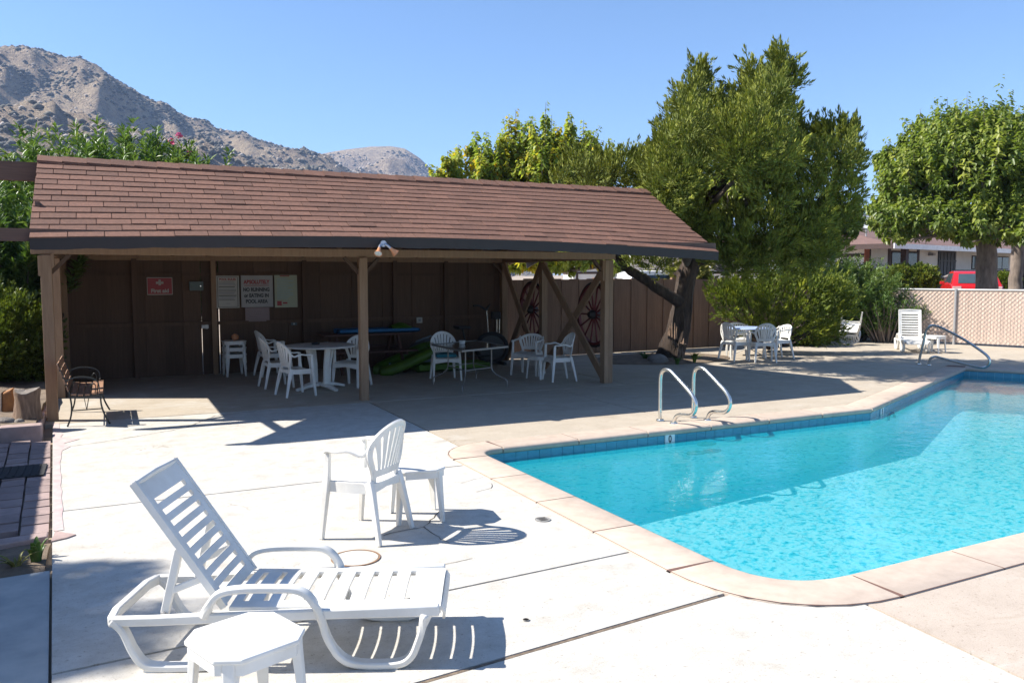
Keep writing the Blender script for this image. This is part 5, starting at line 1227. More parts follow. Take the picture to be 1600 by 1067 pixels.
# spires along the top edge
for (px, py, h_) in [(1093, 88, 26), (1103, 92, 20), (1084, 112, 22), (1068, 150, 20), (1060, 178, 20), (1126, 128, 20), (1145, 120, 22), (1160, 112, 20), (1175, 88, 22), (1187, 96, 20), (1206, 84, 24), (1217, 74, 24), (1240, 84, 28), (1230, 100, 20), (1272, 176, 22), (1285, 182, 18), (1301, 172, 24), (1320, 170, 28), (1336, 178, 26), (1338, 215, 24), (1252, 185, 20), (965, 217, 30), (990, 225, 22), (958, 240, 22), (938, 240, 20), (920, 250, 18), (905, 238, 18), (1010, 240, 16)]:
    d = 17.6 + rng.normal() * .3; a = np.array(AD(px, py + 24, d)); b2 = np.array(AD(px - 3 + rng.normal() * 2, py + 24 + h_ * 1.3, d)); n_ = 9
    s = rng.random((n_, 1)); Cs.append(a + (b2 - a) * s + rng.normal(size=(n_, 3)) * .05 * s); As.append(unit(np.array([.12, 0, 1]) + rng.normal(size=(n_, 3)) * .12)); Ls.append(.20 + .14 * rng.random(n_))
C_ = np.concatenate(Cs); A_2 = np.concatenate(As); L_ = np.concatenate(Ls)
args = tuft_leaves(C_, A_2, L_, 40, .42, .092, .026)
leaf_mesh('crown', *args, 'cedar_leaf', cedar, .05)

# ------------------------------------------------------------------ broadleaf trees with long leafy shoots
def shoot_leaves(B, A, ln, per, L, W, droop=.55, up=.5, tone0=.4, tvar=.2, start=.12):
    n = len(B); s = np.linspace(start, 1, per)[None, :] + rng.normal(size=(n, per)) * .015
    ln = np.broadcast_to(ln, (n,)); A = unit(A)
    bend = np.array([0, 0, 1.0]) * up
    P = B[:, None] + A[:, None] * (s * ln[:, None])[..., None] + bend * ((s ** 2) * ln[:, None] * .35)[..., None]
    q = rsph(n * per).reshape(n, per, 3); q -= (q * A[:, None]).sum(-1, keepdims=True) * A[:, None]; q = unit(q)
    P = P + q * .02
    D = unit(q + A[:, None] * .25 + np.array([0, 0, -droop]) + rng.normal(size=(n, per, 3)) * .15)
    U = unit(np.array([0, 0, 1.0]) + q * .3 + rng.normal(size=(n, per, 3)) * .3)
    sz = (1.0 - .45 * s ** 3) * (.75 + .5 * rng.random((n, per)))
    tone = np.clip(tone0 + rng.normal(size=(n, 1)) * tvar + rng.normal(size=(n, per)) * tvar * .7 + .12 * s, 0, 1); k = n * per
    return P.reshape(k, 3), D.reshape(k, 3), U.reshape(k, 3), (L * sz).reshape(k), (W * sz).reshape(k), tone.reshape(k)
def broad_tree(name, label, group, base, trunk_r, fork_z, crowns, mat, L=.15, W=.10, dens=1.0, tone0=.4, tvar=.2, bark='grey_bark', lean=(0, 0), tips=(), tipd=25, foot=330, side=5):
    t = thing(name, label, 'tree', base, group); base = Vector(base)
    fork = Vector((base.x + lean[0], base.y + lean[1], fork_z))
    limb(t, [base - Vector((0, 0, .1)), base.lerp(fork, .5), fork], trunk_r * 1.15, trunk_r * .85, bark, 'trunk', 14, .12)
    out = []; segs = MB()
    for (c, rx, rz, n) in crowns:
        c = Vector(c)
        for k in range(max(3, int(n / 70))):
            a = random.random() * 6.283; e = c + Vector((math.cos(a) * rx * .6, math.sin(a) * rx * .6, rz * random.uniform(-.35, .35)))
            P_ = spline([fork, fork.lerp(e, .45) + Vector((0, 0, -.1 * rz)), e], 4); segs.tube(P_, [trunk_r * .42 * (1 - .8 * q / (len(P_) - 1)) for q in range(len(P_))], 7)
        rx *= .90; rz *= .80; n = int(n * dens); v = rsph(n); v[:, 2] = np.where(v[:, 2] < -.55, -v[:, 2] * .6, v[:, 2]); rad = .30 + .58 * rng.random((n, 1))
        sc3 = np.array([rx, rx, rz]); B = np.array(c) + v * rad * sc3
        A = unit(v * .8 + np.array([0, 0, .62]) + rng.normal(size=(n, 3)) * .22); ln = (.35 + .35 * rng.random(n)) * (rx + rz) * .5 * (1 + .30 * np.clip(v[:, 2], 0, 1) * rng.random(n))
        ln *= np.where(v[:, 2] < -.1, .6, 1.0)
        out.append(shoot_leaves(B, A, ln, 30, L, W, tone0=tone0, tvar=tvar))
        tw = rng.choice(n, min(n, 60), replace=False)
        for q in tw: b0 = Vector(B[q]); segs.tube([c.lerp(b0, .5), b0, b0 + Vector(A[q]) * ln[q] * .7], [.03, .02, .006], 4)
    for (px, py) in tips:                             # long whips standing out of the crown
        b0 = AD(px + random.uniform(-6, 6), foot, tipd + random.uniform(-.8, .8)); e = AD(px, py, tipd + random.uniform(-.8, .8)); B, A, ln = [b0], [e - b0], [(e - b0).length]
        for q in range(side):
            f_ = random.uniform(.15, .75); s0 = b0.lerp(e, f_); dv = Vector((random.gauss(0, .34), random.gauss(0, .34), 1)); B.append(s0); A.append(dv); ln.append((e - b0).length * (1 - f_) * random.uniform(.55, .95))
        out.append(shoot_leaves(np.array(B), np.array(A), np.array(ln), 52, L * 1.08, W * 1.08, up=.0, tone0=tone0, tvar=tvar, start=.2))
        segs.tube([b0, b0.lerp(e, .5), e], [.03, .018, .006], 4)
        for s0, dv, l_ in zip(B[1:], A[1:], ln[1:]): segs.tube([s0, s0 + dv.normalized() * l_], [.014, .005], 4)
    segs.build('limbs', bark, t, 60)
    leaf_mesh('crown', *[np.concatenate([o_[i] for o_ in out]) for i in range(6)], mat, t, .22)
    return t
gz = lambda p: ground_z(p.x, p.y)
def on_ground(px, d):
    p = AD(px, 430, d); p.z = gz(p); return p
def crown(px, py, rxp, ryp, d, n): return (AD(px, py, d), rxp / FPX * d, ryp / FPX * d, n)
GB = 'broadleaf trees beyond the yard'
d = 29.5
broad_tree('mulberry_tree', 'large full green broadleaf tree with thick trunk beyond the pink fence', GB, on_ground(1541, d), .31, AD(1541, 345, d).z,
           [crown(1520, 300, 112, 95, d, 500), crown(1425, 310, 58, 70, d - .6, 190), crown(1600, 282, 84, 88, d, 300), crown(1495, 255, 80, 70, d + .3, 220), crown(1450, 362, 78, 38, d - 1.2, 190), crown(1565, 365, 80, 36, d - 1.2, 160), crown(1392, 340, 32, 44, d, 80), crown(1660, 310, 70, 90, d, 150), ], 'mulberry_leaf', .205, .125, .82, .42, .2, tips=[(1372, 235), (1388, 222), (1410, 205), (1438, 172), (1446, 196), (1462, 190), (1480, 152), (1494, 176), (1511, 148), (1524, 178), (1537, 150), (1552, 180), (1563, 158), (1578, 172), (1592, 165)], tipd=29.5, foot=290, side=6)
d = 34
broad_tree('mulberry_tree', 'slender pale-trunked tree at the right edge beyond the fence', GB, on_ground(1588, d), .22, AD(1584, 375, d).z,
           [crown(1600, 360, 52, 32, d, 110), crown(1640, 340, 50, 40, d, 80)], 'mulberry_leaf', .17, .11, 1.0, .55, .2)
d = 27
broad_tree('broadleaf_tree', 'dark green broadleaf tree between the cedar and the motel', GB, on_ground(1262, d), .16, 1.9,
           [crown(1300, 355, 42, 42, d, 130), crown(1275, 385, 55, 28, d, 120), crown(1328, 340, 20, 28, d, 40)], 'mulberry_leaf', .15, .09, 1.0, .32, .15)
d = 25
broad_tree('broadleaf_tree', 'light green broadleaf tree showing through gaps of the cedar', GB, on_ground(1135, d), .15, 1.9,
           [crown(1135, 320, 62, 62, d, 170), crown(1075, 345, 40, 50, d, 80)], 'mulberry_leaf', .16, .11, 1.0, .75, .15)
d = 24.5
broad_tree('autumn_tree', 'yellowing broadleaf tree rising behind the pavilion roof', GB, on_ground(850, d), .17, 2.0,
           [crown(845, 300, 75, 70, d, 150), crown(768, 300, 46, 50, d, 60), crown(706, 300, 30, 36, d, 20), crown(900, 290, 36, 55, d, 55), crown(830, 412, 85, 34, d - .5, 330), crown(900, 405, 52, 36, d - .6, 130), crown(965, 415, 22, 22, d - 1, 30), ], 'autumn_leaf', .18, .115, 1.0, .44, .20, tips=[(683, 268), (700, 236), (716, 226), (742, 214), (752, 230), (763, 214), (783, 208), (795, 190), (806, 172), (818, 205), (832, 186), (843, 200), (853, 160), (862, 180), (874, 205), (887, 176), (897, 190), (912, 188), (918, 205), (930, 215), (942, 236), (772, 235), (826, 225), (866, 220), (902, 225), (955, 250)], tipd=24.6, foot=325, side=6)

# ------------------------------------------------------------------ leafy shrubs
def stems_shrub(name, label, cat, group, base, rx, ry, h, nst, per, L, W, mat, lean=.25, tone0=.45, z0=0.0, start=.25, gz0=None):
    """many upright stems with narrow leaves"""
    t = thing(name, label, cat, base, group); bx, by, bz = base
    th = rng.random(nst) * 6.283; rr = np.sqrt(rng.random(nst)); X = np.cos(th) * rr * rx * .55; Y = np.sin(th) * rr * ry * .55
    B = np.stack([bx + X, by + Y, np.full(nst, bz + z0)], 1)
    A = unit(np.stack([X / rx * lean * 2.2, Y / ry * lean * 2.2, np.full(nst, 1.0)], 1) + rng.normal(size=(nst, 3)) * .10)
    ln = h * (1 - .22 * rr ** 2) * (.72 + .36 * rng.random(nst))
    s = start + (1 - start) * rng.random((nst, per)) ** .8
    P = B[:, None] + A[:, None] * (s * ln[:, None])[..., None] + np.stack([X, Y, 0 * X], 1)[:, None] * (s ** 2)[..., None] * .75
    q = rsph(nst * per).reshape(nst, per, 3); q[..., 2] *= .3; q = unit(q)
    D = unit(A[:, None] * .75 + q * .8 + rng.normal(size=(nst, per, 3)) * .15); U = unit(np.array([0, 0, 1.]) - q * .5 + rng.normal(size=(nst, per, 3)) * .35)
    P = P + q * (.10 * (1.1 - s))[..., None]; k = nst * per
    tone = np.clip(tone0 + rng.normal(size=(nst, 1)) * .12 + rng.normal(size=(nst, per)) * .14 + (s - .6) * .25, 0, 1)
    leaf_mesh('foliage', P.reshape(k, 3), D.reshape(k, 3), U.reshape(k, 3), L * (.7 + .6 * rng.random(k)), W * (.7 + .6 * rng.random(k)), tone.reshape(k), mat, t, .12)
    mb = MB()
    for q_ in range(0, nst, max(1, nst // 60)):
        b0 = Vector(B[q_]); mb.tube([b0, b0 + Vector(A[q_]) * ln[q_] * .5 + Vector((X[q_], Y[q_], 0)) * .2, b0 + Vector(A[q_]) * ln[q_] * .92 + Vector((X[q_], Y[q_], 0)) * .66], [.022, .016, .006], 5)
    mb.build('stems', 'grey_bark', t)
    return t
GO = 'oleanders behind and left of the pavilion'
def flowers(t, spots):
    for p in spots:
        p = Vector(p); mb = MB()
        for k in range(14):
            d_ = Vector(rsph(1)[0]); q = p + d_ * .06; u = d_.cross(Vector((.3, .2, 1))).normalized() * .035; w_ = d_.cross(u).normalized() * .035
            mb.add([q - u, q - w_, q + u + d_ * .02, q + w_], [(0, 1, 2, 3)])
        mb.build('flower', 'flower_pink', t)
for (px, top, d, rx, lab, fl_s) in [(70, 238, 20.5, 1.3, 'oleander bush behind the left end of the roof', []), (178, 196, 20.8, 1.35, 'tallest green oleander behind the roof, near its left end', []), (245, 214, 20.8, 1.2, 'oleander with pink flowers behind the roof, right of the tallest one', [(268, 221), (297, 240), (280, 212)]), (20, 300, 18.5, 1.5, 'dense oleander left of the pavilion roof under the beam stubs', [])]:
    p = AD(px, 430, d); tz = AD(px, top, d).z; p.z = -.05
    t = stems_shrub('oleander', lab, 'shrub', GO, (p.x, p.y, -.05), rx, rx, tz - .08, 360, 170, .18, .050, 'oleander_leaf', .22, .55, start=.25)
    flowers(t, [AD(a, b2, d - .6) for a, b2 in fl_s])
stems_shrub('oleander', 'oleander beside the pavilion side wall left of the first post', 'shrub', GO, (-1.9, 18.2, -.05), 1.0, 1.2, 4.0, 240, 95, .16, .030, 'oleander_leaf', .2, .45, start=.15)
stems_shrub('oleander', 'oleander at the far left edge behind the low shrub', 'shrub', GO, (-3.2, 18.6, -.05), 1.2, 1.2, 3.8, 220, 90, .16, .030, 'oleander_leaf', .25, .45, start=.15)
# low rounded shrubs
def round_shrub(name, label, c, r, mat, n, L=.07, W=.035, group=None, tone0=.45, cat='shrub'):
    t = thing(name, label, cat, (c[0], c[1], max(0, c[2] - r[2])), group); c = np.array(c, float); r = np.array(r)
    v = rsph(n); wob = 1 + .16 * np.sin(v[:, :1] * 5 + 1) * np.cos(v[:, 1:2] * 6) + .08 * rng.normal(size=(n, 1)); C = c + v * r * wob * (rng.random((n, 1)) ** .28)
    C[:, 2] = np.maximum(C[:, 2], .04)
    args = tuft_leaves(C, unit(v * .8 + np.array([0, 0, .6]) + rng.normal(size=(n, 3)) * .3), .16 + .1 * rng.random(n), 14, .5, L, W, .1)
    leaf_mesh('foliage', *args[:5], np.clip(args[5] + tone0 - .45, 0, 1), mat, t, .15)
    mb = MB()
    for k in range(14):
        a = Vector(rsph(1)[0]); a.z = abs(a.z) + .5; b0 = Vector((c[0], c[1], max(0, c[2] - r[2]))); e = Vector(c) + Vector((a.x * r[0], a.y * r[1], a.z * r[2] * .6)) * .7; mb.tube([b0, b0.lerp(e, .5), e], [.03, .02, .008], 5)
    mb.build('stems', 'grey_bark', t); return t
round_shrub('privet_shrub', 'yellow-green clipped shrub left of the first post', (-1.75, 16.1, .78), (.88, .95, .80), 'privet_leaf', 2600, .06, .035)
# spreading juniper bush in the corner
def juniper(name, label, c, items, mat='juniper_leaf'):
    t = thing(name, label, 'shrub', c); Cs, As, Ls = [], [], []; base = Vector(c); mb = MB()
    for (px, py, rp, d) in items:
        py += 15; rp *= .90; q = np.array(AD(px, py, d)); r_ = rp / FPX * d; n_ = int(150 * r_ * r_ + 16); v_ = rsph(n_) * (rng.random((n_, 1)) ** .4) * r_
        out = unit(q - np.array([base.x, base.y, .3])); Cs.append(q + v_); As.append(unit(unit(v_) * .45 + out * .65 + np.array([0, 0, .30]) + rng.normal(size=(n_, 3)) * .2)); Ls.append(.24 + .22 * rng.random(n_))
        mb.tube([base + Vector((0, 0, .05)), base.lerp(Vector(q), .5) + Vector((0, 0, -.1)), Vector(q)], [.05, .035, .012], 5)
    mb.build('branches', 'bark', t)
    C_ = np.concatenate(Cs); C_[:, 2] = np.maximum(C_[:, 2], .05)
    leaf_mesh('foliage', *tuft_leaves(C_, np.concatenate(As), np.concatenate(Ls), 24, .36, .11, .030, .15), mat, t, .05)
    return t
juniper('juniper_bush', 'wide spreading bright green juniper against the fence', (15.0, 15.9, 0), [(1128, 447, 18, 20.4), (1150, 452, 26, 20.6), (1180, 452, 30, 20.8), (1215, 455, 34, 21), (1255, 455, 36, 21.2), (1290, 462, 34, 21.6), (1170, 478, 26, 20.8), (1205, 490, 30, 21), (1245, 492, 34, 21), (1285, 495, 32, 21.4), (1180, 500, 18, 21.4), (1312, 470, 20, 21.8), (1140, 470, 18, 20.4), (1305, 440, 22, 21.6), (1160, 440, 12, 20.4), (1200, 440, 15, 21), (1240, 438, 15, 21.2), (1275, 440, 16, 21.4)])
stems_shrub('oleander', 'pale oleander shrub in front of the motel at the fence corner', 'shrub', 'oleanders at the fence corner', (19.6, 17.5, -.05), 1.05, .9, 2.4, 280, 115, .13, .026, 'oleander_leaf', .3, .72, start=.12)
stems_shrub('oleander', 'taller oleander shrub behind the juniper bush', 'shrub', 'oleanders at the fence corner', (18.9, 18.4, -.05), 1.1, 1.0, 2.75, 260, 115, .13, .026, 'oleander_leaf', .3, .66, start=.12)
stems_shrub('oleander', 'thin brownish oleander beside the far lounger', 'shrub', 'oleanders at the fence corner', (19.85, 16.4, -.05), .65, .6, 1.55, 70, 60, .11, .024, 'oleander_leaf', .35, .5, start=.3)
round_shrub('small_shrub', 'small yellowish shrub below the juniper', (17.0, 16.55, .38), (.62, .5, .38), 'privet_leaf', 620, .07, .045, None, .62)
round_shrub('small_shrub', 'pale flowering shrub behind the plank fence right of the trunk', (13.95, 17.75, 1.75), (.5, .35, .42), 'pale_leaf', 420, .10, .07, None, .6)
# blade-leaved plants
def blades(name, label, p, n, h_, w_, mat='privet_leaf', spread=.6, group=None):
    t = thing(name, label, 'plant', p, group); p = Vector(p); me_t = MB()
    for k in range(n):
        a = random.random() * 6.283; d_ = Vector((math.cos(a), math.sin(a), 0)); s_ = spread * random.uniform(.4, 1); hh = h_ * random.uniform(.6, 1.1); sd = Vector((-d_.y, d_.x, 0)); rows = []
        for q in range(6):
            f_ = q / 5; c = p + d_ * (.02 + s_ * hh * f_ ** 1.5) + Vector((0, 0, hh * (f_ - .42 * f_ ** 2.6))); ww = w_ * (1 - f_ ** 2) * .5 + .001; rows.append([c - sd * ww, c - Vector((0, 0, ww * .4)), c + sd * ww])
        o = MB().sheet(rows, .003).build('blade', mat, t, 60); at = o.data.attributes.new('tone', 'FLOAT', 'POINT'); v_ = random.uniform(.1, .8); at.data.foreach_set('value', [v_] * len(o.data.vertices))
    return t
q = G(56, 872); blades('strap_leaf_plant', 'green strap-leaved plant in the soil bed by the walk', (q.x, q.y, -.03), 10, .26, .045, 'oleander_leaf', .5)
q = G(25, 880); blades('dry_plant', 'dry withered plant at the left end of the soil bed', (q.x, q.y, -.03), 12, .16, .02, 'pale_leaf', 1.0)
GS = 'strap-leaved plants around the cedar foot'
q = G(1085, 569); blades('strap_leaf_plant', 'strap-leaved plant right of the cedar trunk', (q.x, q.y, .05), 14, .34, .05, 'juniper_leaf', .8, GS)
q = G(1008, 566); blades('strap_leaf_plant', 'low dark plant on the soil left of the cedar trunk', (q.x, q.y, .05), 12, .28, .05, 'oleander_leaf', .9, GS)
q = G(1058, 572); blades('strap_leaf_plant', 'strap-leaved plant right in front of the cedar trunk', (q.x, q.y, .04), 9, .30, .05, 'oleander_leaf', .6, GS)
# shade tree, and an unseen fence added for its straight shadow, just left of the frame (their shade falls on the walk and pavers)
t = thing('added_shade_fence', 'unseen brown plank fence added to shade the paver path', 'fence', (-2.62, 8, 0))
y = 3.6
while y < 11.6: MB().box((-2.57 - .035 * (y - 11.1) + random.gauss(0, .003), y + .12, .98), (.022, .25, 1.96)).build('plank', 'fence_paint', t); y += .245
for z in (.4, 1.6): MB().bar([(-2.35, 3.6, z), (-2.63, 11.6, z)], .05, .09).build('rail', 'fence_paint', t)
broad_tree('broadleaf_tree', 'leafy tree left of the walk that throws dappled shade on the deck', GB, (-9.6, 9.6, -.06), .2, 6.6,
           [((-9.2, 9.0, 8.5), 1.0, .8, 130), ((-8.35, 9.45, 8.5), .45, .35, 22), ((-8.5, 8.6, 8.5), .5, .4, 34), ((-10.4, 9.6, 8.8), 1.1, .8, 90)], 'mulberry_leaf', .15, .10, 1.0, .4, .15)

# ================================================================== BEYOND THE YARD
# ------------------------------------------------------------------ motel wing on the right
E0, E1 = AD(1350, 430, 42.0), AD(1510, 430, 52.0); U_ = (E1 - E0); U_.z = 0; U_.normalize(); VB = Vector((-U_.y, U_.x, 0))
if VB.dot(E0) < 0: VB = -VB
FZ, EZ = 1.12, 3.28
def uof(px):
    d = _ray(px, 430); det = d.x * (-U_.y) + U_.x * d.y; t_ = (E0.x * (-U_.y) + U_.x * E0.y) / det; return (Vector((d.x * t_, d.y * t_, 0)) - Vector((E0.x, E0.y, 0))).dot(U_)
motel = thing('motel', 'low white motel with dark brown trim and brown shingled roof', 'building', (E0.x, E0.y, FZ)); E00 = Vector((E0.x, E0.y, 0))
W3 = lambda u, v, z: E00 + U_ * u + VB * v + Vector((0, 0, z))
def wbox(u0, u1, v0, v1, z0, z1, name, mat, parent=None):
    return MB().hexa([W3(u0, v0, z0), W3(u1, v0, z0), W3(u1, v1, z0), W3(u0, v1, z0)], [W3(u0, v0, z1), W3(u1, v0, z1), W3(u1, v1, z1), W3(u0, v1, z1)]).build(name, mat, parent or motel)
LM = uof(1720)
wbox(.0, LM, 0, 7.5, FZ - .6, EZ, 'wall', 'motel_white')
wbox(-.4, LM, -1.5, 0, FZ - .9, FZ, 'porch_floor', 'old_concrete')
MB().hexa([W3(-.7, -1.7, EZ - .02), W3(LM + 1, -1.7, EZ - .02), W3(LM + 1, 8.2, EZ - .02), W3(-.7, 8.2, EZ - .02)], [W3(3.2, 3.2, EZ + 1.0), W3(LM - 3, 3.2, EZ + 1.0), W3(LM - 3, 3.6, EZ + 1.0), W3(3.2, 3.6, EZ + 1.0)]).build('roof', 'motel_roof', motel)
wbox(-.74, LM, -1.76, -1.70, EZ - .20, EZ + .03, 'fascia', 'white_paint'); wbox(-.76, -.70, -1.7, 8.2, EZ - .20, EZ + .03, 'fascia', 'motel_trim')
for px in (1357, 1388, 1433): wbox(uof(px) - .12, uof(px) + .12, -.03, 0.0, FZ, EZ - .1, 'trim_board', 'motel_trim')
for px in (1369, 1508, 1562, 1640): wbox(uof(px) - .14, uof(px) + .14, -1.45, -1.2, FZ, EZ - .1, 'porch_post', 'motel_trim')
for a, b2 in ((1357, 1463), (1492, 1660)): wbox(uof(a), uof(b2), -.05, 0, FZ + .92, FZ + 1.06, 'band', 'motel_trim')
for px in (1440, 1520, 1550, 1580): wbox(uof(px) - .07, uof(px) + .07, -.04, 0, FZ, FZ + .92, 'trim_board', 'motel_trim')
def window(a, b2, z0, z1, panes):
    w_ = wbox(uof(a), uof(b2), -.035, -.005, z0, z1, 'window', 'motel_trim')
    for k in range(panes):
        u0, u1 = uof(a), uof(b2); s_ = (u1 - u0) / panes; wbox(u0 + s_ * k + .05, u0 + s_ * (k + 1) - .05, -.045, -.036, z0 + .05, z1 - .05, 'pane', 'window_dark', w_)
window(1391, 1431, FZ + .25, EZ - .2, 2); window(1517, 1533, FZ + 1.1, EZ - .3, 1); window(1553, 1574, FZ + 1.1, EZ - .3, 2); window(1600, 1640, FZ + 1.1, EZ - .3, 2)
dr = wbox(uof(1464), uof(1491), -.06, -.01, FZ, EZ - .12, 'door', 'motel_door')
for k in range(5):
    u0 = uof(1464) + (uof(1491) - uof(1464)) * (k + .5) / 5; wbox(u0 - .03, u0 + .03, -.08, -.062, FZ + .1, EZ - .2, 'door_bar', 'black_iron', dr)
for z in (.7, 1.5): wbox(uof(1464), uof(1491), -.085, -.081, FZ + z, FZ + z + .06, 'door_bar', 'black_iron', dr)
wbox(uof(1449), uof(1453), -.25, 0, EZ - .38, EZ - .24, 'porch_lamp', 'sign_grey')
# sunlit end wall with brown bands
for z0, z1 in ((FZ + 1.62, FZ + 1.78), (FZ + .92, FZ + 1.04)): wbox(-.03, 0, 0, 7.5, z0, z1, 'band', 'motel_trim')
wbox(-.05, .35, -.05, -.001, FZ - .5, EZ - .1, 'brick_pier', 'brick_red')
for (px, dd_) in ((1370, 0), (1404, 1)):
    u0 = uof(px); v0 = -.3 if dd_ else .6; z0 = EZ + .30 + (v0 + 1.7) * .27 - .35
    t = thing('satellite_dish', ('left' if not dd_ else 'right') + ' white satellite dish on the motel roof', 'satellite dish', W3(u0, v0, z0), 'satellite dishes on the motel roof')
    c = W3(u0, v0, z0 + .62); nrm_ = (Vector((-.35, -.85, .35))).normalized(); q_ = nrm_.to_track_quat('Z', 'Y').to_matrix()
    m_ = MB().lathe([(0, -.1), (.25, -.07), (.45, 0), (.46, .012), (.25, -.05), (0, -.08)], (0, 0, 0), 24); m_.v = [tuple(q_ @ Vector((v_[0] * 1.1, v_[1] * .8, v_[2])) + c) for v_ in m_.v]; m_.build('dish', 'white_paint', t, 50)
    MB().tube([W3(u0, v0, z0 - .1), W3(u0, v0, z0 + .45), c - nrm_ * .08], .03, 6).build('mast', 'galv', t)
    MB().tube([c + q_ @ Vector((0, -.36, -.02)), c + nrm_ * .42 + Vector((0, 0, -.05))], .016, 5).build('feed_arm', 'galv', t)
GM = 'bushes in front of the motel'
for (px, py, rp, lab) in [(1408, 436, 17, 'left round bush in front of the motel window'), (1440, 436, 17, 'right round bush in front of the motel window'), (1570, 445, 12, 'small bush between the two right trunks')]:
    dd_ = 41; c = AD(px, py + 2, dd_); r_ = rp / FPX * dd_; round_shrub('motel_bush', lab, (c.x, c.y, c.z), (r_, r_, r_ * .95), 'privet_leaf', 700, .12, .08, GM, .5)
t = thing('wooden_handrail', 'short wooden stair handrail left of the red car', 'handrail', AD(1478, 450, 41)); a, b2 = AD(1474, 452, 41.5), AD(1483, 452, 42.5); a.z = .7; b2.z = .7
for p, zt in ((a, 1.9 - 4 / FPX * 41.5), (b2, 1.9 + 0 / FPX * 42)): MB().bar([p, Vector((p.x, p.y, zt))], .12, .12, Vector((1, 0, 0))).build('post', 'rail_wood', t)
MB().bar([Vector((a.x, a.y, 1.9 - 4 / FPX * 41.5)) - (b2 - a) * .2, Vector((b2.x, b2.y, 1.95)) + (b2 - a) * .4], .14, .06).build('rail', 'stump_wood', t)
t = thing('green_chair', 'small dark green chair on the motel porch', 'chair', W3(uof(1385), -1.0, FZ))
u0 = uof(1385); wbox(u0 - .3, u0 + .3, -1.1, -.6, FZ + .38, FZ + .44, 'seat', 'tread_green', t); wbox(u0 - .3, u0 + .3, -.62, -.56, FZ + .44, FZ + 1.0, 'backrest', 'tread_green', t)
for a in (-.27, .21):
    for v_ in (-1.08, -.62): wbox(u0 + a, u0 + a + .06, v_, v_ + .05, FZ, FZ + .38, 'leg', 'tread_green', t)
# ------------------------------------------------------------------ vehicles
def vehicle(name, label, cat, pos, heading, body, prof, width, glass, extras):
    """side profile swept across the width with rounded shoulders; local x forward"""
    t = thing(name, label, cat, (0, 0, 0)); w = width / 2
    def loft(pts, name, mat, tuck):
        mb = MB(); rows = []
        for yv, ins in ((-w, 1), (-w * .93, .0), (w * .93, .0), (w, 1)):
            cx = sum(p[0] for p in pts) / len(pts); cz = sum(p[1] for p in pts) / len(pts)
            rows.append([Vector((p[0] + (cx - p[0]) * .035 * ins, yv * (1 - tuck * max(0, (p[1] - .75)) ), p[1] + (cz - p[1]) * .07 * ins)) for p in pts])
        n = len(pts); k = len(mb.v)
        for r_ in rows: mb.v += [tuple(p) for p in r_]
        for i in range(3):
            for j in range(n): mb.f.append((i * n + j, i * n + (j + 1) % n, (i + 1) * n + (j + 1) % n, (i + 1) * n + j))
        mb.f.append(tuple(range(n))[::-1]); mb.f.append(tuple(3 * n + j for j in range(n)))
        return mb.build(name, mat, t, 35)
    loft(prof['body'], 'body', body, 0.0); loft(prof['cabin'], 'cabin', body, .30)
    for nm, quad in glass: MB().hexa(quad[0], quad[1]).build(nm, 'car_glass', t)
    for x in prof['axles']:
        for sy in (-1, 1):
            c = Vector((x, sy * (w - .08), .32)); tw = MB().tube([c + Vector((0, -.1, 0)), c + Vector((0, .1, 0))], .32, 20, up=Vector((0, 0, 1))).build('wheel', 'black_rubber', t, 40)
            MB().tube([c + Vector((0, sy * .09, 0)), c + Vector((0, sy * .11, 0))], .19, 14, up=Vector((0, 0, 1))).build('rim', 'galv', tw, 40)
    for nm, c, d_, mt in extras: MB().box(c, d_).build(nm, mt, t, None, .015)
    t.location = pos; t.rotation_euler = (0, 0, heading); return t
p = on_ground(1516, 38); hd_ = math.atan2(p.y, p.x) + .12
prof = dict(body=[(-2.1, .28), (-2.16, .55), (-2.12, .80), (-2.0, .93), (-1.2, .97), (1.0, .95), (1.9, .80), (2.1, .62), (2.12, .3)], cabin=[(-1.95, .90), (-1.25, 1.38), (-.9, 1.45), (.2, 1.45), (.55, 1.38), (1.25, .92)], axles=(-1.3, 1.35))
gl_ = [('rear_window', ([(-1.86, -.62, .985), (-1.86, .62, .985), (-1.82, .62, .985), (-1.82, -.62, .985)], [(-1.33, -.56, 1.345), (-1.33, .56, 1.345), (-1.29, .56, 1.345), (-1.29, -.56, 1.345)]))]
for sy in (-1, 1): gl_.append(('side_window', ([(-1.3, sy * .822, .98), (1.0, sy * .822, .98), (1.0, sy * .78, .98), (-1.3, sy * .78, .98)], [(-1.0, sy * .725, 1.36), (.35, sy * .725, 1.36), (.35, sy * .68, 1.36), (-1.0, sy * .68, 1.36)])))
vehicle('parked_car', 'red car parked in front of the motel behind the trunk', 'car', p, hd_, 'car_red', prof, 1.74, gl_,
        [('tail_lamp', (-2.08, -.68, .80), (.1, .30, .13), 'car_lamp'), ('tail_lamp', (-2.08, .68, .80), (.1, .30, .13), 'car_lamp'), ('licence_plate', (-2.165, 0, .60), (.02, .42, .16), 'white_paint'), ('bumper', (-2.15, 0, .42), (.1, 1.66, .18), 'car_red'), ('side_mirror', (.75, .93, .98), (.12, .16, .12), 'car_red'), ('badge', (-2.145, 0, .82), (.02, .12, .05), 'galv')])
p = on_ground(1008, 23.0)
prof = dict(body=[(-2.7, .4), (-2.72, .95), (-2.6, 1.08), (1.1, 1.10), (2.4, 1.02), (2.62, .85), (2.65, .42)], cabin=[(-.75, 1.05), (-.65, 1.72), (-.45, 1.80), (.55, 1.80), (.75, 1.74), (1.35, 1.08)], axles=(-1.75, 1.7))
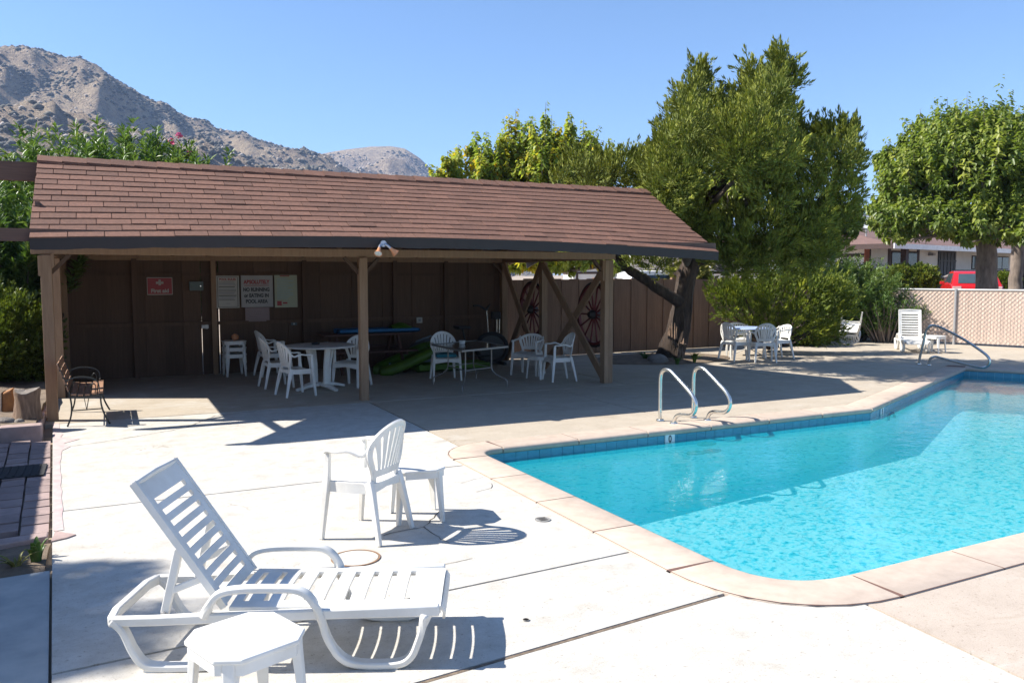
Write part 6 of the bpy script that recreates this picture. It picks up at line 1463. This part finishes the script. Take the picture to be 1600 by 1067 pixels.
gl_ = [('windscreen', ([(1.29, -.75, 1.16), (1.29, .75, 1.16), (1.25, .75, 1.16), (1.25, -.75, 1.16)], [(.82, -.66, 1.70), (.82, .66, 1.70), (.78, .66, 1.70), (.78, -.66, 1.70)]))]
for sy in (-1, 1): gl_.append(('side_window', ([(-.6, sy * .90, 1.16), (1.1, sy * .90, 1.16), (1.1, sy * .86, 1.16), (-.6, sy * .86, 1.16)], [(-.52, sy * .80, 1.68), (.66, sy * .80, 1.68), (.66, sy * .76, 1.68), (-.52, sy * .76, 1.68)])))
p.z = .22
vehicle('pickup_truck', 'white pickup truck behind the plank fence', 'truck', p, math.atan2(-.25, 1), 'white_paint', prof, 1.85, gl_, [('bumper', (2.68, 0, .55), (.12, 1.8, .2), 'galv'), ('headlight', (2.6, -.7, .8), (.08, .3, .18), 'lamp_glass'), ('headlight', (2.6, .7, .8), (.08, .3, .18), 'lamp_glass'), ('side_mirror', (1.0, -1.02, 1.25), (.1, .18, .2), 'white_paint')])
# ------------------------------------------------------------------ pale house behind the fence
H0, H1 = AD(880, 430, 37), AD(1262, 430, 31); UH = H1 - H0; UH.z = 0; LH = UH.length; UH.normalize(); VH = Vector((-UH.y, UH.x, 0))
if VH.dot(H0) < 0: VH = -VH
house = thing('pale_house', 'pale grey house wall seen under the roof edge behind the fence', 'building', (H0.x, H0.y, 0))
HB = lambda u0, u1, v0, v1, z0, z1, nm, mt, par=None: MB().hexa([Vector((H0.x, H0.y, 0)) + UH * u + VH * v + Vector((0, 0, z0)) for u, v in ((u0, v0), (u1, v0), (u1, v1), (u0, v1))], [Vector((H0.x, H0.y, 0)) + UH * u + VH * v + Vector((0, 0, z1)) for u, v in ((u0, v0), (u1, v0), (u1, v1), (u0, v1))]).build(nm, mt, par or house)
HB(0, LH, 0, 1.6, -.1, 3.1, 'wall', 'motel_white'); HB(-.4, LH + .1, -1.4, 1.8, 3.1, 3.3, 'roof', 'motel_roof')
HB(0, LH, -.03, 0, 1.95, 2.05, 'band', 'motel_trim')
for u in np.linspace(.8, LH - .8, 7): HB(u - .05, u + .05, -.035, 0, 0, 1.95, 'trim_board', 'motel_trim')
for u in (LH * .28, LH * .55): w_ = HB(u, u + 1.2, -.05, -.01, 1.2, 1.9, 'window', 'motel_trim'); HB(u + .06, u + 1.14, -.06, -.051, 1.26, 1.84, 'pane', 'window_dark', w_)
for u in (LH * .40, LH * .72): HB(u, u + .1, -1.3, -1.2, -.1, 3.1, 'porch_post', 'white_paint')
# ------------------------------------------------------------------ flat roofed building and hill behind the motel
a, b2 = AD(1330, 430, 72), AD(1470, 430, 80); fb = thing('flat_roof_building', 'beige flat-roofed building behind the motel roof', 'building', (a.x, a.y, 1))
uu = (b2 - a); uu.z = 0; vv = Vector((-uu.y, uu.x, 0)).normalized() * 8
q4 = [Vector((p_.x, p_.y, 0)) for p_ in (a, b2, b2 + vv, a + vv)]
zt = 1.9 + 62 / FPX * 72
MB().hexa([p_ + Vector((0, 0, 1)) for p_ in q4], [p_ + Vector((0, 0, zt)) for p_ in q4]).build('wall', 'motel_pink', fb)
u1 = uu.normalized(); v1 = vv.normalized(); q5 = [q4[0] - u1 * .4 - v1 * .5, q4[1] + u1 * .4 - v1 * .5, q4[2] + u1 * .4 + v1 * .4, q4[3] - u1 * .4 + v1 * .4]
MB().hexa([p_ + Vector((0, 0, zt)) for p_ in q5], [p_ + Vector((0, 0, zt + .45)) for p_ in q5]).build('roof', 'beige_paint', fb)

m, nt, b = _nt('mountain')
P_ = _geo(nt)
f = _math(nt, 'ADD', _math(nt, 'MULTIPLY', _noise(nt, P_, .009, 5, .6), .40), _math(nt, 'MULTIPLY', _noise(nt, P_, .11, 6, .8, .2), .60))
vo = nt.nodes.new('ShaderNodeTexVoronoi'); vo.inputs['Scale'].default_value = .12; nt.links.new(P_, vo.inputs['Vector'])
f2 = _math(nt, 'ADD', f, _math(nt, 'MULTIPLY', _math(nt, 'SUBTRACT', vo.outputs['Distance'], .45), .42))
col = _ramp(nt, f, [(.36, (.19, .155, .13)), (.46, (.34, .27, .21)), (.54, (.48, .38, .27)), (.68, (.60, .49, .35))])
nt.links.new(col, b.inputs['Base Color']); b.inputs['Roughness'].default_value = 1.0; b.inputs['Specular IOR Level'].default_value = .05
_bump(nt, b, _math(nt, 'ADD', _noise(nt, P_, .07, 8, .8), _noise(nt, P_, .3, 4, .7)), 1.0, 9.0)
def hill_range(name, label, crest, d0, behind, rows=80, seed=0.0, amp=1.0, step=5, scatter=()):
    """terrain rising from its foot at d0 (m) to a crest line given by sight lines and distance, falling away behind"""
    pxs = np.arange(crest[0][0], crest[-1][0] + .1, step); vs = []; ncol = len(pxs)
    cy_ = np.interp(pxs, [c[0] for c in crest], [c[1] for c in crest]); cd_ = np.interp(pxs, [c[0] for c in crest], [c[2] for c in crest])
    tot = rows + 14
    for i, px in enumerate(pxs):
        top = AD(float(px), float(cy_[i]), float(cd_[i])); dirv = Vector((top.x, top.y, 0)).normalized()
        for r_ in range(tot):
            if r_ < rows: t_ = r_ / (rows - 1); dist = d0 + (cd_[i] - d0) * t_; base = top.z * (t_ ** 1.15)
            else: t_ = 1 - (r_ - rows + 1) / 15; dist = cd_[i] + behind * (1 - t_); base = top.z * t_ ** .8
            p_ = dirv * float(dist); k = max(0, math.sin(math.pi * min(1, t_)) ) ** .7 if r_ < rows else 0
            nz_ = noise.ridged_multi_fractal(Vector((p_.x / 330 + seed, p_.y / 330, seed)), 1.0, 2.1, 5, 1.0, 2.0) - 1.1
            n2 = noise.noise(Vector((p_.x / 40, p_.y / 40, seed))) * 4 + noise.noise(Vector((p_.x / 17, p_.y / 17, seed))) * 1.0
            z = base + amp * top.z * .24 * nz_ * k + n2 * (.35 + .65 * k) * (1 if r_ else 0)
            vs.append((p_.x, p_.y, z - 1.0))
    fs = [(i * tot + j, (i + 1) * tot + j, (i + 1) * tot + j + 1, i * tot + j + 1) for i in range(ncol - 1) for j in range(tot - 1)]
    me, c = MB().add(vs, fs).mesh(name, 'mountain', 180); o = link_mesh(name, me, None, c); tag(o, label, None, None, 'structure')
    # scrub bushes and boulders strewn over the slope
    V_ = np.array(vs).reshape(ncol, tot, 3)
    for nm, mt, cnt, s0, s1, fl in scatter:
        I = rng.integers(0, ncol - 1, cnt); J = (rng.random(cnt) ** .8 * (rows - 2)).astype(int); u = rng.random((cnt, 2, 1))
        P0 = V_[I, J] * (1 - u[:, 0]) + V_[I + 1, J] * u[:, 0]; P1 = V_[I, J + 1] * (1 - u[:, 0]) + V_[I + 1, J + 1] * u[:, 0]; Pn = P0 * (1 - u[:, 1]) + P1 * u[:, 1]
        keep = np.array([noise.noise(Vector((q[0] / 60, q[1] / 60, seed + s0))) + random.gauss(0, .25) > -.02 for q in Pn]); Pn = Pn[keep]; k = len(Pn)
        r_ = (s0 + (s1 - s0) * rng.random((k, 1)) ** 2)
        base_ = np.array([[1, 0, .2], [0, 1, .15], [-1, 0, .2], [0, -1, .25], [0, 0, 1.0], [0, 0, -.8]]); Vx = Pn[:, None] + base_[None] * r_[:, :, None] * np.array([1, 1, fl]) * (.7 + .6 * rng.random((k, 6, 1)))
        ix = np.arange(k)[:, None, None] * 6 + np.array([[0, 1, 4], [1, 2, 4], [2, 3, 4], [3, 0, 4], [1, 0, 5], [2, 1, 5], [3, 2, 5], [0, 3, 5]])[None]
        m2 = bpy.data.meshes.new(nm); m2.vertices.add(6 * k); m2.vertices.foreach_set('co', Vx.reshape(-1)); m2.loops.add(24 * k); m2.loops.foreach_set('vertex_index', ix.reshape(-1).astype(np.int32)); m2.polygons.add(8 * k); m2.polygons.foreach_set('loop_start', np.arange(0, 24 * k, 3, dtype=np.int32)); m2.update(calc_edges=True); m2.materials.append(M[mt])
        tag(link_mesh(nm, m2), ('dark scrub' if 'scrub' in nm else 'pale boulders') + ' strewn over the ' + label, None, None, 'stuff')
    return o
hill_range('mountain', 'rocky dry mountain with scrub on the left', [(-700, 260, 1500), (-350, 170, 1500), (-120, 100, 1500), (-40, 84, 1500), (0, 80, 1500), (55, 80, 1500), (80, 86, 1490), (95, 91, 1480), (125, 92, 1480), (150, 102, 1470), (185, 126, 1460), (230, 152, 1450), (262, 168, 1440), (300, 184, 1420), (350, 206, 1400), (380, 208, 1380), (400, 218, 1360), (440, 229, 1330), (480, 236, 1300), (520, 250, 1280), (600, 300, 1250), (700, 370, 1200), (800, 425, 1150)], 320, 500, 90, 3.1, 1.0, 5, (('scrub', 'scrub', 52000, .8, 4.0, .8), ('boulders', 'boulder', 22000, .6, 2.8, .8)))
hill_range('far_hill', 'rounded rocky hill behind the pavilion roof', [(380, 330, 2000), (440, 270, 2000), (500, 241, 2000), (540, 233, 2000), (580, 229, 2000), (610, 228, 2000), (632, 232, 1990), (655, 246, 1980), (680, 270, 1960), (720, 310, 1940), (780, 370, 1900), (860, 426, 1900)], 900, 500, 60, 9.4, .8, 4, (('scrub', 'scrub', 7000, 1.5, 6.0, .8), ('boulders', 'boulder', 5000, 1.2, 5.0, .8)))
hill_range('low_hill', 'low pinkish dry hill far behind the motel', [(1240, 428, 700), (1330, 372, 700), (1370, 345, 700), (1410, 330, 700), (1480, 322, 700), (1600, 340, 700), (1750, 400, 700), (1850, 428, 700)], 260, 250, 30, 5.2, .5, 8)

# ------------------------------------------------------------------ air
hz = bpy.data.materials.new('haze_air'); hz.use_nodes = True; nt = hz.node_tree
for n_ in list(nt.nodes):
    if n_.type != 'OUTPUT_MATERIAL': nt.nodes.remove(n_)
pv = nt.nodes.new('ShaderNodeVolumePrincipled'); pv.inputs['Color'].default_value = (.42, .62, 1.0, 1); pv.inputs['Density'].default_value = .00016; pv.inputs['Anisotropy'].default_value = 0.0
nt.links.new(pv.outputs[0], [n_ for n_ in nt.nodes if n_.type == 'OUTPUT_MATERIAL'][0].inputs['Volume']); M['haze_air'] = hz
me, c = MB().box((0, 2000, 226), (12600, 10600, 476)).mesh('haze', 'haze_air'); o = link_mesh('haze', me, None, c); tag(o, 'thin bluish air over the valley', None, None, 'stuff')
